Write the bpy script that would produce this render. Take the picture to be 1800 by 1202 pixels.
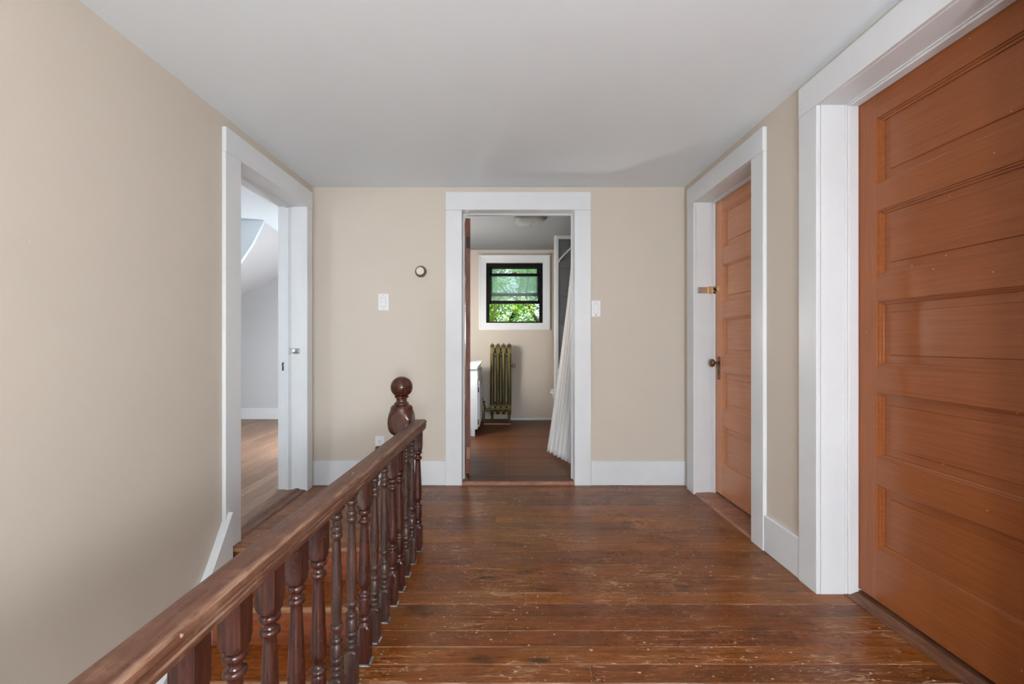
import bpy, bmesh, math, random
from mathutils import Vector, Matrix
R = math.radians
random.seed(7)
S = bpy.context.scene
for o in list(bpy.data.objects): bpy.data.objects.remove(o)
COL = S.collection
CAMH = 1.07

# ------------------------------------------------------------------ camera
cd = bpy.data.cameras.new('camera'); cam = bpy.data.objects.new('camera', cd); COL.objects.link(cam)
cd.lens = 16.0; cd.sensor_width = 36.0; cd.clip_start = 0.02; cd.clip_end = 200
cd.shift_x = 10.0/1800
cam.location = (0, 0, CAMH); cam.rotation_euler = (R(90), 0, 0)
S.camera = cam
S.view_settings.view_transform = 'Standard'; S.view_settings.look = 'None'
S.view_settings.gamma = 1; S.view_settings.use_curve_mapping = False
S.view_settings.exposure = 0.24

# ------------------------------------------------------------------ world, sun, added fill lights
w = bpy.data.worlds.new('world'); S.world = w; w.use_nodes = True
bg = w.node_tree.nodes['Background']; bg.inputs[0].default_value = (0.86, 0.94, 1.0, 1); bg.inputs[1].default_value = 1.25
def sun(rot, energy, col):
    l = bpy.data.lights.new('sun', 'SUN'); l.energy = energy; l.angle = R(1.0); l.color = col
    o = bpy.data.objects.new('sun', l); COL.objects.link(o); o.rotation_euler = rot
sun((R(38), 0, R(20)), 8.0, (1, 0.96, 0.88))
def area(name, loc, rot, sx, sy, energy, col=(1, 1, 1)):
    l = bpy.data.lights.new(name, 'AREA'); l.shape = 'RECTANGLE'; l.size = sx; l.size_y = sy
    l.energy = energy; l.color = col
    o = bpy.data.objects.new(name, l); COL.objects.link(o); o.location = loc; o.rotation_euler = rot
    return o
FILL_TINT = (0.87, 0.94, 1.0)
# added fill light at the unseen hall window behind the camera (shines +y)
area('hall_window_fill', (0.30, -2.52, 1.30), (R(98), 0, 0), 1.5, 1.35, 30, FILL_TINT)
# added fill light at the left room's unseen near window (shines +y)
area('side_room_fill', (-3.7, 0.93, 1.25), (R(90), 0, R(0)), 1.1, 1.1, 20, FILL_TINT)
# added unseen fill light low in the stairwell
area('stairwell_fill', (-0.95, -2.5, -1.2), (R(90), 0, 0), 0.8, 1.2, 22, FILL_TINT)

# ------------------------------------------------------------------ helpers
def link(name, me, mats, parent=None):
    o = bpy.data.objects.new(name, me); COL.objects.link(o)
    if not isinstance(mats, (list, tuple)): mats = [mats]
    for m in mats: me.materials.append(m)
    if parent is not None: o.parent = parent
    return o
def obj(name, bm, mats, parent=None, smooth=None):
    bmesh.ops.recalc_face_normals(bm, faces=bm.faces)
    me = bpy.data.meshes.new(name); bm.to_mesh(me); bm.free()
    if smooth is not None:
        for p in me.polygons: p.use_smooth = True
        me.set_sharp_from_angle(angle=R(smooth))
    return link(name, me, mats, parent)
def empty(name, loc=(0, 0, 0), rz=0, parent=None):
    o = bpy.data.objects.new(name, None); COL.objects.link(o); o.location = loc; o.rotation_euler = (0, 0, rz)
    o.empty_display_size = 0.1
    if parent is not None: o.parent = parent
    return o
def tag(o, label=None, cat=None, group=None, kind=None):
    if label: o['label'] = label
    if cat: o['category'] = cat
    if group: o['group'] = group
    if kind: o['kind'] = kind
    return o
def B(): return bmesh.new()
def box(bm, x0, x1, y0, y1, z0, z1, bev=0, mi=0, seg=1, mat=None):
    r = bmesh.ops.create_cube(bm, size=1)
    vs = r['verts']
    for v in vs:
        v.co = Vector(((x0+x1)/2+v.co.x*(x1-x0), (y0+y1)/2+v.co.y*(y1-y0), (z0+z1)/2+v.co.z*(z1-z0)))
    fs = list({f for v in vs for f in v.link_faces})
    for f in fs: f.material_index = mi
    if bev:
        es = list({e for v in vs for e in v.link_edges})
        r2 = bmesh.ops.bevel(bm, geom=es, offset=bev, segments=seg, affect='EDGES', profile=0.6)
        for f in r2['faces']: f.material_index = mi
        vs = list({v for f in r2['faces'] for v in f.verts} | {v for v in vs if v.is_valid})
    if mat is not None:
        for v in vs: v.co = mat @ v.co
    return vs
def lathe(bm, prof, c=(0, 0, 0), seg=32, half=None, axis='z', mi=0):
    """prof: (h, r); if half is given the ring is clipped to a square of that half width"""
    rings = []
    for h, r in prof:
        ring = []
        for k in range(seg):
            a = 2*math.pi*k/seg
            rr = r
            if half: rr = min(r, half/max(abs(math.cos(a)), abs(math.sin(a))))
            x, y = rr*math.cos(a), rr*math.sin(a)
            p = {'z': (x, y, h), 'y': (x, h, y), 'x': (h, x, y)}[axis]
            ring.append(bm.verts.new((c[0]+p[0], c[1]+p[1], c[2]+p[2])))
        rings.append(ring)
    for a, b in zip(rings, rings[1:]):
        for k in range(seg):
            f = bm.faces.new((a[k], a[(k+1) % seg], b[(k+1) % seg], b[k])); f.material_index = mi
    for ring in (rings[0], rings[-1]):
        f = bm.faces.new(ring); f.material_index = mi
def tube(bm, pts, r, seg=12, mi=0):
    pts = [Vector(p) for p in pts]; rings = []
    for i, p in enumerate(pts):
        d = (pts[min(i+1, len(pts)-1)]-pts[max(i-1, 0)]).normalized()
        up = Vector((0, 0, 1)) if abs(d.z) < 0.9 else Vector((1, 0, 0))
        u = d.cross(up).normalized(); v = d.cross(u).normalized()
        rr = r[i] if isinstance(r, (list, tuple)) else r
        rings.append([bm.verts.new(p+u*rr*math.cos(2*math.pi*k/seg)+v*rr*math.sin(2*math.pi*k/seg)) for k in range(seg)])
    for a, b in zip(rings, rings[1:]):
        for k in range(seg):
            f = bm.faces.new((a[k], a[(k+1) % seg], b[(k+1) % seg], b[k])); f.material_index = mi
    for ring in (rings[0], rings[-1]):
        f = bm.faces.new(ring); f.material_index = mi
def prism(bm, poly, a, b, axis='y', mi=0):
    """poly: 2D points; axis x: (y,z) extruded in x; y: (x,z) in y; z: (x,y) in z"""
    def P(p, t): return {'x': (t, p[0], p[1]), 'y': (p[0], t, p[1]), 'z': (p[0], p[1], t)}[axis]
    A = [bm.verts.new(P(p, a)) for p in poly]; Bv = [bm.verts.new(P(p, b)) for p in poly]
    n = len(poly)
    for k in range(n):
        f = bm.faces.new((A[k], A[(k+1) % n], Bv[(k+1) % n], Bv[k])); f.material_index = mi
    for ring in (A, Bv):
        f = bm.faces.new(ring); f.material_index = mi

# ------------------------------------------------------------------ node material kit
class N:
    def __init__(s, name):
        s.m = bpy.data.materials.new(name); s.m.use_nodes = True
        s.t = s.m.node_tree; s.p = s.t.nodes['Principled BSDF']; s.out = s.t.nodes['Material Output']
    def new(s, t, **kw):
        n = s.t.nodes.new(t)
        for k, v in kw.items(): setattr(n, k, v)
        return n
    def L(s, a, b): s.t.links.new(a, b)
    def put(s, sock, v):
        if hasattr(v, 'is_output') or isinstance(v, bpy.types.NodeSocket): s.L(v, sock)
        elif isinstance(v, (tuple, list)) and sock.type == 'RGBA' and len(v) == 3: sock.default_value = (*v, 1)
        else: sock.default_value = v
    def set(s, k, v): s.put(s.p.inputs[k], v)
    def math(s, op, a, b=0.0, c=None, clamp=False):
        n = s.new('ShaderNodeMath', operation=op, use_clamp=clamp); s.put(n.inputs[0], a); s.put(n.inputs[1], b)
        if c is not None: s.put(n.inputs[2], c)
        return n.outputs[0]
    def pos(s, obj=False, scale=(1, 1, 1), rot=(0, 0, 0), loc=(0, 0, 0)):
        if obj: src = s.new('ShaderNodeTexCoord').outputs['Object']
        else: src = s.new('ShaderNodeNewGeometry').outputs['Position']
        m = s.new('ShaderNodeMapping'); s.L(src, m.inputs[0])
        m.inputs['Scale'].default_value = scale; m.inputs['Rotation'].default_value = rot; m.inputs['Location'].default_value = loc
        return m.outputs[0]
    def noise(s, vec, scale=5, detail=4, rough=0.55, dist=0, col=False):
        n = s.new('ShaderNodeTexNoise'); s.L(vec, n.inputs['Vector'])
        n.inputs['Scale'].default_value = scale; n.inputs['Detail'].default_value = detail
        n.inputs['Roughness'].default_value = rough; n.inputs['Distortion'].default_value = dist
        return n.outputs['Color' if col else 'Fac']
    def voro(s, vec, scale, rnd=1.0):
        n = s.new('ShaderNodeTexVoronoi'); s.L(vec, n.inputs['Vector']); n.inputs['Scale'].default_value = scale
        n.inputs['Randomness'].default_value = rnd
        return n
    def ramp(s, fac, stops, interp='LINEAR'):
        n = s.new('ShaderNodeValToRGB'); s.put(n.inputs[0], fac); e = n.color_ramp.elements
        n.color_ramp.interpolation = interp
        while len(e) < len(stops): e.new(0.5)
        for k, (p, c) in enumerate(stops):
            e[k].position = p
            e[k].color = (*c, 1) if isinstance(c, (tuple, list)) else (c, c, c, 1)
        return n.outputs[0]
    def mix(s, fac, a, b, mode='MIX'):
        n = s.new('ShaderNodeMix', data_type='RGBA', blend_type=mode)
        s.put(n.inputs[0], fac); s.put(n.inputs[6], a); s.put(n.inputs[7], b)
        return n.outputs[2]
    def bump(s, h, strength=0.2, dist=0.002):
        n = s.new('ShaderNodeBump'); n.inputs['Strength'].default_value = strength; n.inputs['Distance'].default_value = dist
        s.put(n.inputs['Height'], h); s.L(n.outputs[0], s.p.inputs['Normal'])
def srgb(r, g, b):
    f = lambda c: (c/255/12.92) if c/255 <= 0.04045 else ((c/255+0.055)/1.055)**2.4
    return (f(r), f(g), f(b))
def plain(name, col, rough=0.5, metal=0, var=0.04, scale=3, bump=0.0, bscale=60, spec=0.5, coat=0):
    n = N(name)
    f = n.noise(n.pos(), scale, 4)
    a = tuple(c*(1-var) for c in col); b = tuple(min(1, c*(1+var)) for c in col)
    n.set('Base Color', n.ramp(f, [(0.3, a), (0.7, b)]))
    n.set('Roughness', rough); n.set('Metallic', metal); n.set('Specular IOR Level', spec); n.set('Coat Weight', coat)
    if bump: n.bump(n.noise(n.pos(), bscale, 3), bump)
    return n.m

def wall_paint(name, col, warm, bs=0.35):
    n = N(name); p = n.pos()
    f = n.noise(p, 1.4, 5, 0.6); g = n.noise(p, 9, 4, 0.6)
    c = n.ramp(f, [(0.3, tuple(x*0.965 for x in col)), (0.7, col)])
    c = n.mix(n.math('MULTIPLY', g, 0.22), c, warm)
    sp = n.voro(p, 22); m = n.math('LESS_THAN', sp.outputs['Distance'], 0.055)
    r = n.math('GREATER_THAN', n.noise(p, 3.1, 2), 0.60)
    c = n.mix(n.math('MULTIPLY', n.math('MULTIPLY', m, r), 0.35), c, (0.85, 0.83, 0.80))
    n.set('Base Color', c); n.set('Roughness', 0.62); n.set('Specular IOR Level', 0.3)
    n.bump(n.math('ADD', n.noise(p, 6, 3), n.math('MULTIPLY', n.noise(p, 140, 2), 0.08)), bs, 0.006)
    return n.m
M = {}
M['beige'] = wall_paint('beige_wall_paint', (0.640, 0.575, 0.500), (0.585, 0.52, 0.445))
M['bathwall'] = wall_paint('bath_wall_paint', (0.60, 0.54, 0.475), (0.56, 0.50, 0.43))
M['greywall'] = wall_paint('pale_grey_wall_paint', (0.60, 0.61, 0.62), (0.52, 0.53, 0.54))
M['ceil'] = wall_paint('ceiling_paint', (0.83, 0.905, 0.96), (0.79, 0.87, 0.925), 0.12)
M['bathceil'] = wall_paint('dimmed_bath_ceiling', (0.27, 0.28, 0.295), (0.25, 0.26, 0.275))  # tone darkened in place of dimmer light on this ceiling
def trim_mat():
    n = N('white_trim_paint'); p = n.pos()
    f = n.noise(p, 2.2, 5, 0.65)
    c = n.ramp(f, [(0.3, (0.70, 0.73, 0.76)), (0.65, (0.76, 0.785, 0.81))])
    q = n.pos(scale=(26, 26, 7)); ch = n.noise(q, 1.0, 5, 0.7)
    m = n.math('GREATER_THAN', ch, 0.765)
    c = n.mix(n.math('MULTIPLY', m, 0.5), c, (0.33, 0.31, 0.28))
    n.set('Base Color', c); n.set('Roughness', 0.38)
    n.bump(n.noise(n.pos(scale=(30, 30, 4)), 1.5, 4), 0.25, 0.002)
    return n.m
M['trim'] = trim_mat()
M['white'] = plain('white_plastic', (0.80, 0.81, 0.82), 0.35, var=0.02)
M['cabwhite'] = plain('cabinet_white', (0.62, 0.66, 0.72), 0.35, var=0.03)
M['porcelain'] = plain('white_porcelain', (0.80, 0.82, 0.84), 0.12, var=0.02)
M['black'] = plain('black_frame_paint', (0.006, 0.006, 0.007), 0.5, var=0.1, spec=0.12)
M['dark'] = plain('dark_slot', (0.02, 0.018, 0.016), 0.6)
M['chrome'] = plain('chrome', (0.78, 0.79, 0.80), 0.18, 1)
M['steel'] = plain('brushed_steel', (0.50, 0.50, 0.49), 0.34, 1)
M['brass'] = plain('brass_plate', (0.70, 0.53, 0.34), 0.32, 1)
M['bronze'] = plain('old_bronze', (0.20, 0.115, 0.06), 0.36, 0.85, var=0.25, scale=40)
M['plug'] = plain('brown_plug', (0.085, 0.045, 0.025), 0.4)
M['ringbrown'] = plain('brown_ring', (0.17, 0.135, 0.10), 0.35, 0.5, var=0.2, scale=60)
M['cream'] = plain('cream_dial', (0.76, 0.70, 0.60), 0.4, var=0.03)

def wood(name, c0, c1, c2, rvar=1.0, gdet=7, rough=0.3, axis=(1, 14, 14), obj=True, wear=None, wearamt=0.0, specks=0.0, spec=0.5, coat=0.0, bump=0.25):
    n = N(name); p = n.pos(obj, scale=axis)
    g = n.noise(p, 4.0, gdet, 0.62, 0.6); h = n.noise(n.pos(obj), 2.3, 3)
    c = n.ramp(g, [(0.28, c0), (0.5, c1), (0.74, c2)])
    c = n.mix(n.math('MULTIPLY', n.math('SUBTRACT', h, 0.35, clamp=True), 0.8), c, c0) if obj != 'flat' else c
    if wearamt:
        q = n.noise(n.pos(obj, scale=tuple(a*1.7+4 for a in axis)), 6, 6, 0.75)
        m = n.ramp(q, [(0.60, 0.0), (0.72, 1.0)])
        c = n.mix(n.math('MULTIPLY', m, wearamt), c, wear)
    if specks:
        v = n.voro(n.pos(obj), 26); m = n.math('LESS_THAN', v.outputs['Distance'], 0.05)
        gt = n.math('GREATER_THAN', n.noise(n.pos(obj), 4.1, 2), 0.55)
        c = n.mix(n.math('MULTIPLY', n.math('MULTIPLY', m, gt), specks), c, (0.62, 0.50, 0.38))
    n.set('Base Color', c)
    n.set('Roughness', n.ramp(n.noise(n.pos(obj), 7, 4), [(0.3, rough*(1-0.2*rvar)), (0.7, min(1, rough*(1+0.3*rvar)))]))
    n.set('Specular IOR Level', spec); n.set('Coat Weight', coat); n.set('Coat Roughness', 0.12)
    if bump: n.bump(g, bump, 0.0015)
    return n.m
DC = (srgb(142, 78, 42), srgb(156, 90, 50), srgb(170, 102, 60))
def door_wood(nm, c0, c1, c2):
    M[nm+'_h'] = wood(nm+'_wood_across', c0, c1, c2, rough=0.27, rvar=0.0, gdet=4, axis=(1.0, 10, 26), specks=0.9, bump=0, spec=0.35)
    M[nm+'_v'] = wood(nm+'_wood_upright', c0, c1, c2, rough=0.29, rvar=0.0, gdet=4, axis=(26, 10, 1.0), specks=0.9, bump=0, spec=0.35)
door_wood('door', srgb(142, 80, 42), srgb(152, 88, 47), srgb(161, 96, 53))
door_wood('fdoor', srgb(202, 140, 102), srgb(212, 150, 112), srgb(220, 160, 122))  # far right door's wood: faded, and lightened for the light falling on it
M['door_b'] = wood('door_edge_old_paint', srgb(84, 44, 34), srgb(112, 64, 48), srgb(140, 92, 70), rough=0.5, axis=(20, 10, 1.6), wear=srgb(190, 165, 140), wearamt=0.5)
def rail_mat():
    n = N('worn_rail_wood'); p = n.pos(scale=(30, 2.2, 30))
    g = n.noise(p, 3.0, 7, 0.7, 0.4); mo = n.noise(n.pos(), 16, 7, 0.75)
    c = n.ramp(g, [(0.28, srgb(72, 43, 31)), (0.5, srgb(97, 62, 47)), (0.74, srgb(118, 82, 65))])
    c = n.mix(n.math('MULTIPLY', n.ramp(mo, [(0.50, 0.0), (0.68, 1.0)]), 0.55), c, srgb(150, 112, 90))
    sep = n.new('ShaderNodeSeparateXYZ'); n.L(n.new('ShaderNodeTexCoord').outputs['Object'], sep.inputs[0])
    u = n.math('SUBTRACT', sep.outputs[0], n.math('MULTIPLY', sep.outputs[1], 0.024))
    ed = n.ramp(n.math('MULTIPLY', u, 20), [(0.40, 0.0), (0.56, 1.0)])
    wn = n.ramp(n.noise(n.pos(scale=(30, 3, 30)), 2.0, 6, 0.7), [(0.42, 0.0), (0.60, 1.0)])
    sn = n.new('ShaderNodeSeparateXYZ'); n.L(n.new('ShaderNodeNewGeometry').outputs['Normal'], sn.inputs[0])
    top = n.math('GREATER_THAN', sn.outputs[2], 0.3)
    c = n.mix(n.math('MULTIPLY', n.math('MULTIPLY', n.math('MULTIPLY', ed, wn), top), 0.55), c, srgb(182, 148, 124))  # pale right top edge: real wear plus its highlight, painted in
    v = n.voro(n.pos(scale=(1, 0.7, 1)), 30); m = n.math('LESS_THAN', v.outputs['Distance'], 0.10)
    gt = n.math('GREATER_THAN', n.noise(n.pos(), 5.1, 2), 0.58)
    c = n.mix(n.math('MULTIPLY', n.math('MULTIPLY', m, gt), 0.7), c, srgb(205, 176, 150))
    n.set('Base Color', c); n.set('Roughness', n.ramp(mo, [(0.3, 0.34), (0.7, 0.6)])); n.set('Specular IOR Level', 0.4)
    n.bump(g, 0.2, 0.001)
    return n.m
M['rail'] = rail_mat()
M['baluster'] = wood('dark_baluster_wood', srgb(36, 16, 13), srgb(60, 29, 23), srgb(88, 48, 37), rough=0.24, axis=(26, 26, 2.2), wear=srgb(140, 98, 80), wearamt=0.16, obj=False, bump=0.07)
M['balusterg'] = wood('greyed_baluster_wood', srgb(38, 24, 22), srgb(62, 41, 37), srgb(92, 64, 55), rough=0.27, axis=(26, 26, 2.2), wear=srgb(150, 116, 98), wearamt=0.22, obj=False, bump=0.07)
M['newel'] = wood('newel_wood', srgb(44, 20, 12), srgb(74, 38, 25), srgb(104, 60, 42), rough=0.22, axis=(14, 14, 3), wear=srgb(150, 108, 84), wearamt=0.18, obj=False, bump=0.07)
M['tread'] = wood('stair_tread_varnish', srgb(110, 52, 18), srgb(152, 82, 30), srgb(182, 112, 50), rough=0.25, axis=(2, 16, 16), obj=False, wear=srgb(200, 170, 130), wearamt=0.3)
M['riser'] = wood('stair_riser_varnish', srgb(120, 60, 34), srgb(160, 90, 55), srgb(178, 108, 70), rough=0.3, axis=(2, 16, 16), obj=False, wear=srgb(60, 30, 20), wearamt=0.5)
M['nosing'] = wood('worn_nosing_wood', srgb(140, 92, 58), srgb(176, 128, 92), srgb(198, 156, 120), rough=0.5, axis=(3, 16, 16), obj=False)  # pale tone carries real wear and the light on the front edge
M['sill'] = wood('threshold_wood', srgb(128, 82, 62), srgb(160, 112, 90), srgb(184, 138, 112), rough=0.5, axis=(4, 4, 16), obj=False)
M['board'] = wood('floor_board_wood', srgb(88, 46, 26), srgb(110, 62, 38), srgb(126, 76, 50), rough=0.45, axis=(3, 3, 16), obj=False)
M['sillr'] = wood('dark_threshold_wood', srgb(84, 50, 32), srgb(112, 72, 50), srgb(140, 98, 72), rough=0.45, axis=(16, 3, 16), obj=False)

M['caulk'] = plain('pale_caulk', (0.26, 0.27, 0.27), 0.6, var=0.6, scale=30)
def hall_floor():
    n = N('old_varnished_floorboards'); p = n.pos()
    at = n.new('ShaderNodeAttribute', attribute_name='tone'); tone = at.outputs['Fac']
    comb = n.new('ShaderNodeCombineXYZ'); n.L(n.math('MULTIPLY', tone, 37), comb.inputs[0]); n.L(n.math('MULTIPLY', tone, 91), comb.inputs[1])
    ad = n.new('ShaderNodeVectorMath', operation='ADD'); n.L(n.pos(scale=(1.6, 22, 22)), ad.inputs[0]); n.L(comb.outputs[0], ad.inputs[1])
    g = n.noise(ad.outputs[0], 3.0, 8, 0.65, 0.8)
    base = n.ramp(tone, [(0.0, srgb(94, 44, 10)), (0.3, srgb(126, 66, 14)), (0.55, srgb(104, 50, 12)), (0.8, srgb(138, 76, 20)), (1.0, srgb(98, 50, 20))])
    grain = n.ramp(g, [(0.25, 0.35), (0.5, 0.95), (0.75, 1.6)])
    c = n.mix(1.0, base, grain, 'MULTIPLY')
    # dull worn traffic patches (greyer, lighter)
    wr = n.noise(p, 1.1, 6, 0.68, 0.4); wm = n.ramp(wr, [(0.46, 0.0), (0.62, 1.0)])
    c = n.mix(n.math('MULTIPLY', wm, 0.50), c, srgb(132, 90, 58))
    fine = n.noise(n.pos(scale=(7, 24, 24)), 6, 8, 0.8); fm = n.ramp(fine, [(0.54, 0.0), (0.68, 1.0)])
    c = n.mix(n.math('MULTIPLY', n.math('MULTIPLY', fm, n.math('ADD', wm, 0.45, clamp=True)), 0.70), c, srgb(172, 126, 86))
    # dark stains
    st = n.noise(n.pos(scale=(2.2, 6, 6)), 1.7, 5, 0.62); sm = n.ramp(st, [(0.57, 0.0), (0.70, 1.0)])
    c = n.mix(n.math('MULTIPLY', sm, 0.80), c, srgb(42, 22, 14))
    # scratches, in two directions
    for ang, sc, th in ((0.5, 9, 0.012), (-0.35, 7, 0.010), (1.2, 6, 0.009), (2.2, 8, 0.008)):
        q = n.noise(n.pos(scale=(1.2, 11, 1), rot=(0, 0, ang)), sc*0.35, 2, 0.5)
        line = n.math('LESS_THAN', n.math('ABSOLUTE', n.math('SUBTRACT', q, 0.5)), th*0.6)
        gate = n.ramp(n.noise(n.pos(loc=(ang*9, ang*4, 0)), 2.6, 3), [(0.52, 0.0), (0.62, 1.0)])
        c = n.mix(n.math('MULTIPLY', n.math('MULTIPLY', line, gate), 0.75), c, srgb(190, 150, 115))
    # paint specks
    for sc, th, gt, am in ((22, 0.10, 0.60, 0.9), (9, 0.05, 0.5, 0.95), (48, 0.13, 0.60, 0.7)):
        v = n.voro(n.pos(scale=(1, 1.3, 1), loc=(sc, 0, 0)), sc)
        wob = n.math('ADD', v.outputs['Distance'], n.math('MULTIPLY', n.math('SUBTRACT', n.noise(p, 160, 2), 0.5), 0.12))
        m = n.math('LESS_THAN', wob, th)
        sep = n.new('ShaderNodeSeparateColor'); n.L(v.outputs['Color'], sep.inputs[0])
        r = n.math('GREATER_THAN', sep.outputs[0], 0.58)
        gg = n.math('GREATER_THAN', n.noise(p, 2.0, 3), gt-0.14)
        c = n.mix(n.math('MULTIPLY', n.math('MULTIPLY', m, n.math('MULTIPLY', r, gg)), am), c, srgb(205, 190, 170))
    n.set('Base Color', c)
    n.set('Roughness', n.ramp(n.math('ADD', n.math('MULTIPLY', wr, 0.6), n.math('MULTIPLY', fine, 0.4)), [(0.35, 0.20), (0.65, 0.42)]))
    n.set('Specular IOR Level', 0.30)
    n.bump(n.math('ADD', g, n.math('MULTIPLY', n.noise(n.pos(scale=(2, 5, 1)), 5, 3), 1.2)), 0.30, 0.0018)
    return n.m
M['floor'] = hall_floor()
def dustm():
    n = N('pale_dusty_gap'); p = n.pos(scale=(1.5, 9, 1))
    f = n.noise(p, 2.2, 5, 0.7)
    n.set('Base Color', n.ramp(f, [(0.34, srgb(50, 30, 20)), (0.5, srgb(150, 118, 98)), (0.66, srgb(232, 214, 200))])); n.set('Roughness', 0.9)
    return n.m
M['dust'] = dustm()
def plank_mat(name, cols, seam, width, length, rough, rot=0, squash=1):
    n = N(name); p = n.pos(rot=(0, 0, rot))
    b = n.new('ShaderNodeTexBrick'); n.L(p, b.inputs['Vector'])
    b.inputs['Color1'].default_value = (*cols[0], 1); b.inputs['Color2'].default_value = (*cols[1], 1)
    b.inputs['Mortar'].default_value = (*seam, 1); b.inputs['Scale'].default_value = 1
    b.inputs['Mortar Size'].default_value = 0.0018; b.inputs['Brick Width'].default_value = length
    b.inputs['Row Height'].default_value = width; b.offset = 0.37; b.inputs['Bias'].default_value = 0
    sc = (2, 22, 1)
    m = n.new('ShaderNodeMapping'); n.L(p, m.inputs[0]); m.inputs['Scale'].default_value = sc
    g = n.noise(m.outputs[0], 2.5, 6, 0.65, 0.7)
    c = n.mix(1.0, b.outputs['Color'], n.ramp(g, [(0.25, 0.68), (0.75, 1.32)]), 'MULTIPLY')
    n.set('Base Color', c); n.set('Roughness', rough); n.set('Specular IOR Level', 0.25)
    return n.m
M['bathfloor'] = plank_mat('bath_plank_tile', (srgb(78, 44, 22), srgb(100, 62, 34)), srgb(134, 96, 68), 0.155, 0.95, 0.42)
M['roomfloor'] = plank_mat('side_room_floor', (srgb(128, 98, 80), srgb(158, 126, 104)), srgb(96, 70, 54), 0.10, 1.2, 0.42, rot=R(90))
def tile_mat():
    n = N('grey_wall_tile'); p = n.pos(rot=(R(90), 0, 0))
    b = n.new('ShaderNodeTexBrick'); n.L(p, b.inputs['Vector'])
    b.inputs['Color1'].default_value = (*srgb(104, 106, 110), 1); b.inputs['Color2'].default_value = (*srgb(118, 120, 123), 1)
    b.inputs['Mortar'].default_value = (*srgb(80, 80, 82), 1); b.inputs['Scale'].default_value = 1
    b.inputs['Mortar Size'].default_value = 0.003; b.inputs['Brick Width'].default_value = 0.6; b.inputs['Row Height'].default_value = 0.32
    g = n.noise(p, 7, 6, 0.7)
    n.set('Base Color', n.mix(1.0, b.outputs['Color'], n.ramp(g, [(0.3, 0.85), (0.7, 1.15)]), 'MULTIPLY')); n.set('Roughness', 0.35)
    return n.m
M['tile'] = tile_mat()
def olive():
    n = N('bronze_green_radiator_paint'); p = n.pos(scale=(30, 30, 3))
    f = n.noise(p, 1.2, 5, 0.7)
    n.set('Base Color', n.ramp(f, [(0.3, srgb(60, 54, 20)), (0.5, srgb(84, 76, 32)), (0.74, srgb(124, 96, 44))]))
    n.set('Metallic', 0.45); n.set('Roughness', 0.42)
    return n.m
M['olive'] = olive()
def cloth():
    n = N('white_striped_curtain'); tc = n.new('ShaderNodeTexCoord')
    sep = n.new('ShaderNodeSeparateXYZ'); n.L(tc.outputs['UV'], sep.inputs[0])
    s_ = n.math('FRACT', n.math('MULTIPLY', sep.outputs[0], 26))
    line = n.math('LESS_THAN', s_, 0.16)
    c = n.mix(n.math('MULTIPLY', line, 0.45), (0.80, 0.81, 0.82), (0.42, 0.43, 0.45))
    n.set('Base Color', c); n.set('Roughness', 0.85)
    n.bump(n.noise(n.pos(), 300, 2), 0.2)
    return n.m
M['cloth'] = cloth()
def glass(name, haze):
    n = N(name); t = n.t
    tr = n.new('ShaderNodeBsdfTransparent'); tr.inputs[0].default_value = (0.93, 0.98, 0.97, 1)
    gl = n.new('ShaderNodeBsdfGlossy'); gl.inputs['Roughness'].default_value = 0.03
    di = n.new('ShaderNodeBsdfTranslucent'); di.inputs[0].default_value = (0.75, 0.88, 0.90, 1)
    m1 = n.new('ShaderNodeMixShader'); f = n.noise(n.pos(), 12, 4)
    n.L(n.ramp(f, [(0.2, haze*0.6), (0.8, haze*1.3)]), m1.inputs[0])
    n.L(tr.outputs[0], m1.inputs[1]); n.L(di.outputs[0], m1.inputs[2])
    m2 = n.new('ShaderNodeMixShader'); m2.inputs[0].default_value = 0.05
    n.L(m1.outputs[0], m2.inputs[1]); n.L(gl.outputs[0], m2.inputs[2]); n.L(m2.outputs[0], n.out.inputs[0])
    return n.m
M['pane'] = glass('hazy_window_glass', 0.16)
def leafm(name, a, b, c3, tl=0.45):
    n = N(name); at = n.new('ShaderNodeAttribute', attribute_name='tone')
    c = n.ramp(at.outputs['Fac'], [(0.0, a), (0.5, b), (1.0, c3)])
    n.set('Base Color', c); n.set('Roughness', 0.5)
    t = n.new('ShaderNodeBsdfTranslucent'); n.L(c, t.inputs[0])
    m = n.new('ShaderNodeMixShader'); m.inputs[0].default_value = tl
    n.L(n.p.outputs[0], m.inputs[1]); n.L(t.outputs[0], m.inputs[2]); n.L(m.outputs[0], n.out.inputs[0])
    return n.m
M['leaf'] = leafm('bright_green_leaf', (0.10, 0.30, 0.02), (0.24, 0.52, 0.05), (0.58, 0.76, 0.14))
M['leafd'] = leafm('blue_green_leaf', (0.05, 0.18, 0.07), (0.12, 0.34, 0.13), (0.34, 0.55, 0.22))
M['bark'] = wood('tree_bark', (0.03, 0.02, 0.015), (0.08, 0.055, 0.04), (0.15, 0.11, 0.08), rough=0.9, axis=(8, 8, 2), obj=False)
M['ground'] = plain('lawn_ground', (0.06, 0.12, 0.03), 0.9, var=0.4)

# ------------------------------------------------------------------ key dimensions
XL, XR, YB, YF = -1.45, 1.335, -2.6, 3.41         # hall walls; YF = far wall with the bathroom door
ZC = 2.229                                         # hall ceiling
BZ, BC, BYF = 0.025, 2.305, 6.10                   # bathroom floor, ceiling, far wall
def struct(name, bm, m, parent=None, smooth=None):
    o = obj(name, bm, m, parent, smooth); 
    if parent is None: o['kind'] = 'structure'
    return o

# far wall with bathroom doorway
DX0, DX1, DH = -0.345, 0.523, 2.067                # rough opening of the bathroom door
bm = B()
box(bm, XL-0.2, DX0, YF, YF+0.14, 0, 2.4); box(bm, DX1, 2.45, YF, YF+0.14, 0, 2.4); box(bm, DX0, DX1, YF, YF+0.14, DH, 2.4)
struct('wall_far', bm, M['beige'])
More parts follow.
